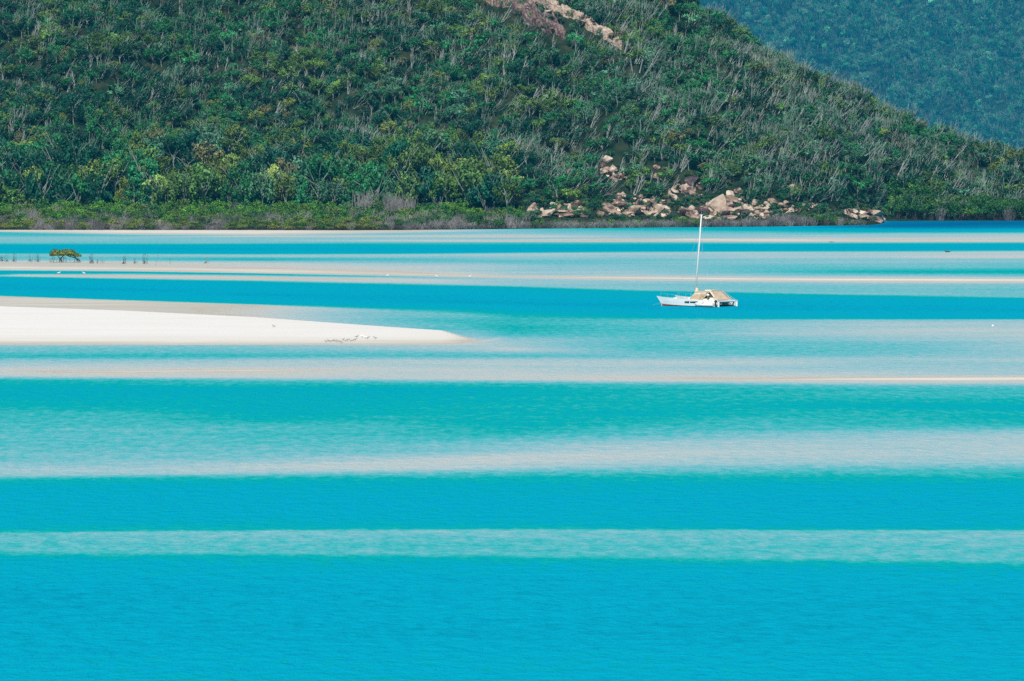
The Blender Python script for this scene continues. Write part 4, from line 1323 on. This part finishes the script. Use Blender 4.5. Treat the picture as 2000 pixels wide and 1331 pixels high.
for k, (u, lab) in enumerate(((.35, 'black round fender hanging at the dinghy stern'), (-.15, 'black round fender with white patch hanging under the awning corner'))):
    f_ = thing('fender', lab, 'fender', cat.matrix_basis @ Vector(B(u, .1 + .5 * k, .33)), math.pi - A, None)
    q = MB(); q.ell((0, 0, 0), (.2, .2, .24)); q.build('ball', M_rub if k else M_grn, f_, True)
    q = MB(); q.tube([(0, 0, .2), (0, 0, .5)], .012, 4); q.build('lanyard', M_steel, f_)
    if k: q = MB(); q.ell((0, .16, .03), (.07, .06, .07), 8, 5); q.build('patch', M_gel, f_, True)

# ------------------------------------------------------------------ lone mangrove, saplings and snags on the sandbars
def sand_z(px, py):
    v = float(depth_field(np.array([px]), np.array([py]))[0, 0])
    return max(-v, 0) * 0.2
def lone_mangrove():
    base = ground(125, 513)
    m_ = base.y / F
    root = thing('mangrove_tree', 'leafy olive mangrove with flat-bottomed crown and stilt roots alone on the sandbar', 'mangrove', base)
    r = random.Random(77)
    a = MB()
    for cx, cz, rx, rz_, n_ in ((-16, 18.5, 13, 8.5, 360), (-5, 17.5, 9, 8, 240), (3, 19, 9, 8.5, 260), (13, 18, 12, 8.5, 340), (24, 14.5, 8, 4.5, 160), (-23, 15.5, 6, 4.5, 120), (31, 13.5, 4, 3, 60)):
        for _ in range(n_):
            d = Vector((r.gauss(0, 1), r.gauss(0, 1), r.gauss(0, 1) + .2)).normalized()
            k = r.uniform(.4, 1) ** .5
            p = Vector((cx + d.x * rx * k, d.y * rx * k, cz + max(d.z, -.55) * rz_ * k)) * m_
            leafquad(a, p, d + Vector((0, 0, .4)), .19, r)
    c = a.build('crown', M_leaf, root); c['tint'] = [.12, .165, .035]
    t = MB()
    def lg(pts, r0, r1): t.tube([Vector(p) * m_ for p in pts], [r0 + (r1 - r0) * i / (len(pts) - 1) for i in range(len(pts))], 6)
    lg([(-9, 0, 0), (-8, 0, 5), (-4, 0, 10), (0, 0, 15)], .16, .09)
    lg([(-4, 3, 0), (-6, 0, 6), (-12, 0, 12)], .12, .07)
    lg([(32, 0, 2), (28, 0, 5), (22, 0, 9), (10, 0, 12), (2, 0, 15)], .12, .09)
    lg([(28, 2, 0), (25, 0, 6), (22, 0, 12)], .09, .06)
    t.build('trunk', M_darkwood, root)
    for k in range(22):
        x = r.uniform(-28, 34); 
        s_ = MB()
        h = r.uniform(3, 9)
        s_.tube([Vector((x, r.uniform(-5, 5), -.5)) * m_, Vector((x + r.uniform(-2, 2), 0, h)) * m_, Vector((x * .85 + r.uniform(-2, 2), 0, h + 5)) * m_], [.035, .03, .02], 4)
        s_.build('stilt_root', M_twig if k % 3 else M_darkwood, root)
lone_mangrove()
SAP = [(4, 511, 12, 'slim bare sapling at the left frame edge'), (15, 512, 16, 'first of the bare saplings left of the leafy mangrove, broad and tangled'),
       (27, 512, 18, 'tallest bare sapling between the left frame edge and leafy mangrove'), (59, 512, 18, 'upright bare sapling midway between left frame edge and leafy mangrove'),
       (73, 512, 17, 'bushy bare sapling just left of the leafy mangrove'), (102, 513, 10, 'short bare sapling under the leafy mangrove crown at its left side'),
       (180, 515, 22, 'tall bare sapling just right of the leafy mangrove'), (190, 515, 9, 'short bare sapling beside the tall one right of leafy mangrove'),
       (242, 516, 17, 'spreading bare sapling halfway between the leafy mangrove and the far saplings'), (264, 515, 12, 'small leaning bare sapling just left of the tallest tangled one'),
       (283, 516, 21, 'tallest tangled bare sapling with dense stilt roots on the sandbar'), (304, 520, 16, 'single straight bare stick standing nearest in the sand'),
       (332, 517, 15, 'cross-branched bare sapling right of the single straight stick'), (403, 515, 13, 'last thin bare sapling out in the shallows at far right of the row'),
       (308, 504, 7, 'faint thin bare sapling standing behind the single straight stick'), (200, 515, 8, 'tiny bare sapling second right of the tall one beside the mangrove')]
for k, (px, py, hp, lab) in enumerate(SAP):
    p = ground(px, py)
    m_ = p.y / F
    r = random.Random(800 + k)
    root = thing('mangrove_sapling', lab, 'sapling', p, 0, 'bare mangrove saplings on the sandbar')
    q = MB()
    stick = 'stick' in lab and 'single' in lab
    n_ = 1 if stick else r.randint(3, 6)
    for j in range(n_):
        x0 = (0 if j == 0 else r.uniform(-5, 5)) if n_ > 1 else 0
        q.tube([Vector((x0, r.uniform(-2, 2), -1)) * m_, Vector((x0 + r.uniform(-1, 1), 0, hp * .5)) * m_, Vector((x0 + r.uniform(-2.2, 2.2), 0, hp * (1 if j == 0 else r.uniform(.35, .8)))) * m_], [.034, .028, .014], 4)
        if not stick:
            for _ in range(3):
                z = hp * r.uniform(.4, .85)
                q.tube([Vector((x0, 0, z)) * m_, Vector((x0 + r.uniform(-3.5, 3.5), r.uniform(-2, 2), z + hp * r.uniform(.05, .25))) * m_], [.018, .01], 3)
    q.build('stem', M_twig if k % 2 else M_darkwood, root)
    if not stick and hp > 11:
        q = MB()
        for j in range(8):
            a_ = r.uniform(0, 6.28); e = r.uniform(2.5, 6.5)
            q.tube([Vector((0, 0, hp * .3)) * m_, Vector((math.cos(a_) * e * .6, math.sin(a_) * e * .6, hp * .18)) * m_, Vector((math.cos(a_) * e, math.sin(a_) * e, -1)) * m_], [.024, .02, .016], 4)
        q.build('stilt_roots', M_darkwood, root)
# snags
p = ground(1851, 493); m_ = p.y / F
sn = thing('driftwood_snag', 'dark waterlogged snag with one raised branch in the blue shallows at right', 'driftwood', p)
q = MB(); q.tube([Vector((-5, 0, .3)) * m_, Vector((0, 0, 1.2)) * m_, Vector((5, 0, .2)) * m_], [.1, .2, .09], 7); q.tube([Vector((0, 0, 1)) * m_, Vector((-5, 0, 2.5)) * m_, Vector((-10, 0, 4)) * m_], [.09, .06, .03], 5); q.build('log', M_darkwood, sn)
q = MB(); q.ell(Vector((1, 0, 1)) * m_, (.22, .2, .2), 8, 6); q.tube([Vector((4.5, 0, 0)) * m_, Vector((5, 0, 2.2)) * m_], .05, 5); q.build('stump', M_darkwood, sn)
p = ground(1624, 473.5, .02); m_ = p.y / F
sn = thing('driftwood_log', 'grey driftwood log lying at the edge of the distant sandbar', 'driftwood', p)
q = MB(); q.tube([Vector((-4, 0, .7)) * m_, Vector((0, 0, .9)) * m_, Vector((5, 0, .6)) * m_], [.1, .14, .08], 7); q.tube([Vector((1, 0, .8)) * m_, Vector((4, 0, 1.8)) * m_], [.05, .03], 5); q.build('log', M_twig, sn)
p = ground(1939, 638); m_ = p.y / F
bu = thing('float', 'small white float on the pale shallows near the right frame edge', 'buoy', p)
q = MB(); q.ell((0, 0, .08), (.15, .15, .14)); q.build('ball', M_gel, bu, True)
q = MB(); q.tube([(0, 0, .2), (0, 0, .27)], .03, 6); q.build('eye', M_steel, bu)

# ------------------------------------------------------------------ birds
M_bw = mat('white_plumage', (0.85, 0.85, 0.84), 0.8, 0.1)
M_bg = mat('grey_plumage', (0.38, 0.37, 0.37), 0.8, 0.1, vary=0.2)
M_bk = mat('dark_beak', (0.10, 0.07, 0.04), 0.6, 0.2)
def bird_meshes(plum):
    b = MB()
    b.ell((0, 0, .21), (.19, .085, .085), 10, 8, 0, Matrix.Rotation(-.18, 3, 'Y'))
    b.tube([(.13, 0, .24), (.17, 0, .30), (.185, 0, .345)], [.05, .042, .045], 8)
    b.ell((.195, 0, .355), (.058, .046, .048), 8, 6)
    b.tube([(-.14, 0, .2), (-.30, 0, .17)], [.05, .012], 6)
    body = b.mesh('body', plum, True)
    k = MB(); k.tube([(.24, 0, .352), (.33, 0, .335)], [.017, .004], 6)
    l_ = MB(); l_.tube([(0, 0, .16), (.01, 0, .0)], .009, 5); l_.tube([(.01, 0, .004), (.05, 0, .003)], .008, 4)
    return body, k.mesh('beak', M_bk), l_.mesh('leg', M_bk)
BW, BGm = bird_meshes(M_bw), bird_meshes(M_bg)
def bird(px, py, lab, white, sc, rz, grp):
    p = ground(px, py, sand_z(px, py))
    ms = BW if white else BGm
    o = thing('bird', lab, 'bird', p, rz, grp)
    o.scale = (sc, sc, sc)
    link('body', ms[0], o); link('beak', ms[1], o)
    for y in (-.03, .03):
        g = link('leg', ms[2], o); g.location = (0, y, 0)
bird(115, 536, 'white bird on the blue strip below the leafy mangrove, the left one', True, 1.15, .3, 'white birds on the far sandbars')
bird(164, 536.5, 'white bird on the blue strip below the leafy mangrove, the right one', True, 1.15, 2.8, 'white birds on the far sandbars')
bird(757, 541, 'white bird at the left end of the long pale sandbar', True, 1.1, .2, 'white birds on the far sandbars')
bird(853, 542.5, 'white bird midway along the thin left part of the pale sandbar', True, 1.1, 2.9, 'white birds on the far sandbars')
bird(918, 542.5, 'white bird where the pale sandbar thickens, well left of the catamaran', True, 1.1, .5, 'white birds on the far sandbars')
FL = [(637, 669.5), (642, 668), (646.5, 669.2), (650.5, 667.5), (654, 668.4), (658, 668.8), (662.5, 669.5), (667, 671), (670.5, 665.6), (675, 667.8), (679, 666.8), (685, 667.6), (690, 667.2), (694, 665.6)]
for k, (px, py) in enumerate(FL):
    lab = ('grey bird at the left end of the flock on the white spit' if k == 0 else 'grey bird at the right end of the dark flock on the white spit' if k == 13 else
           'grey bird in the flock on the white spit, %s from its left end' % ordinal(k))
    bird(px, py, lab, False, .75, rng.choice([.2, 2.9, 3.3, -.3, .6]), 'grey flock on the white spit')
bird(697, 660.5, 'grey bird standing just beyond the right end of the flock', False, .9, .3, 'stragglers beside the flock')
bird(707, 660, 'white bird first right of the grey flock on the spit', True, 1, .3, 'stragglers beside the flock')
bird(714, 662, 'white bird right of the flock beside a grey one', True, 1, 2.9, 'stragglers beside the flock')
bird(718, 663, 'grey bird right of the flock beside a white one', False, .9, .1, 'stragglers beside the flock')
bird(733, 663, 'farthest grey straggler right of the flock on the spit', False, .9, 3, 'stragglers beside the flock')
bird(535, 640, 'lone grey bird high on the white spit well left of the flock', False, .9, 3, 'stragglers beside the flock')

# ------------------------------------------------------------------ haze
hz = MB(); hz.box(-12000, 12000, -150, 12500, -4.3, 680)
hm_ = bpy.data.materials.new('sea_haze')
hm_.use_nodes = True
n = hm_.node_tree.nodes; n.clear()
o_ = n.new('ShaderNodeOutputMaterial'); pv = n.new('ShaderNodeVolumePrincipled')
pv.inputs['Density'].default_value = HAZE_DENSITY
pv.inputs['Color'].default_value = HAZE_COLOR
hm_.node_tree.links.new(pv.outputs[0], o_.inputs['Volume'])
haze = hz.build('haze', hm_)
haze['kind'] = 'stuff'
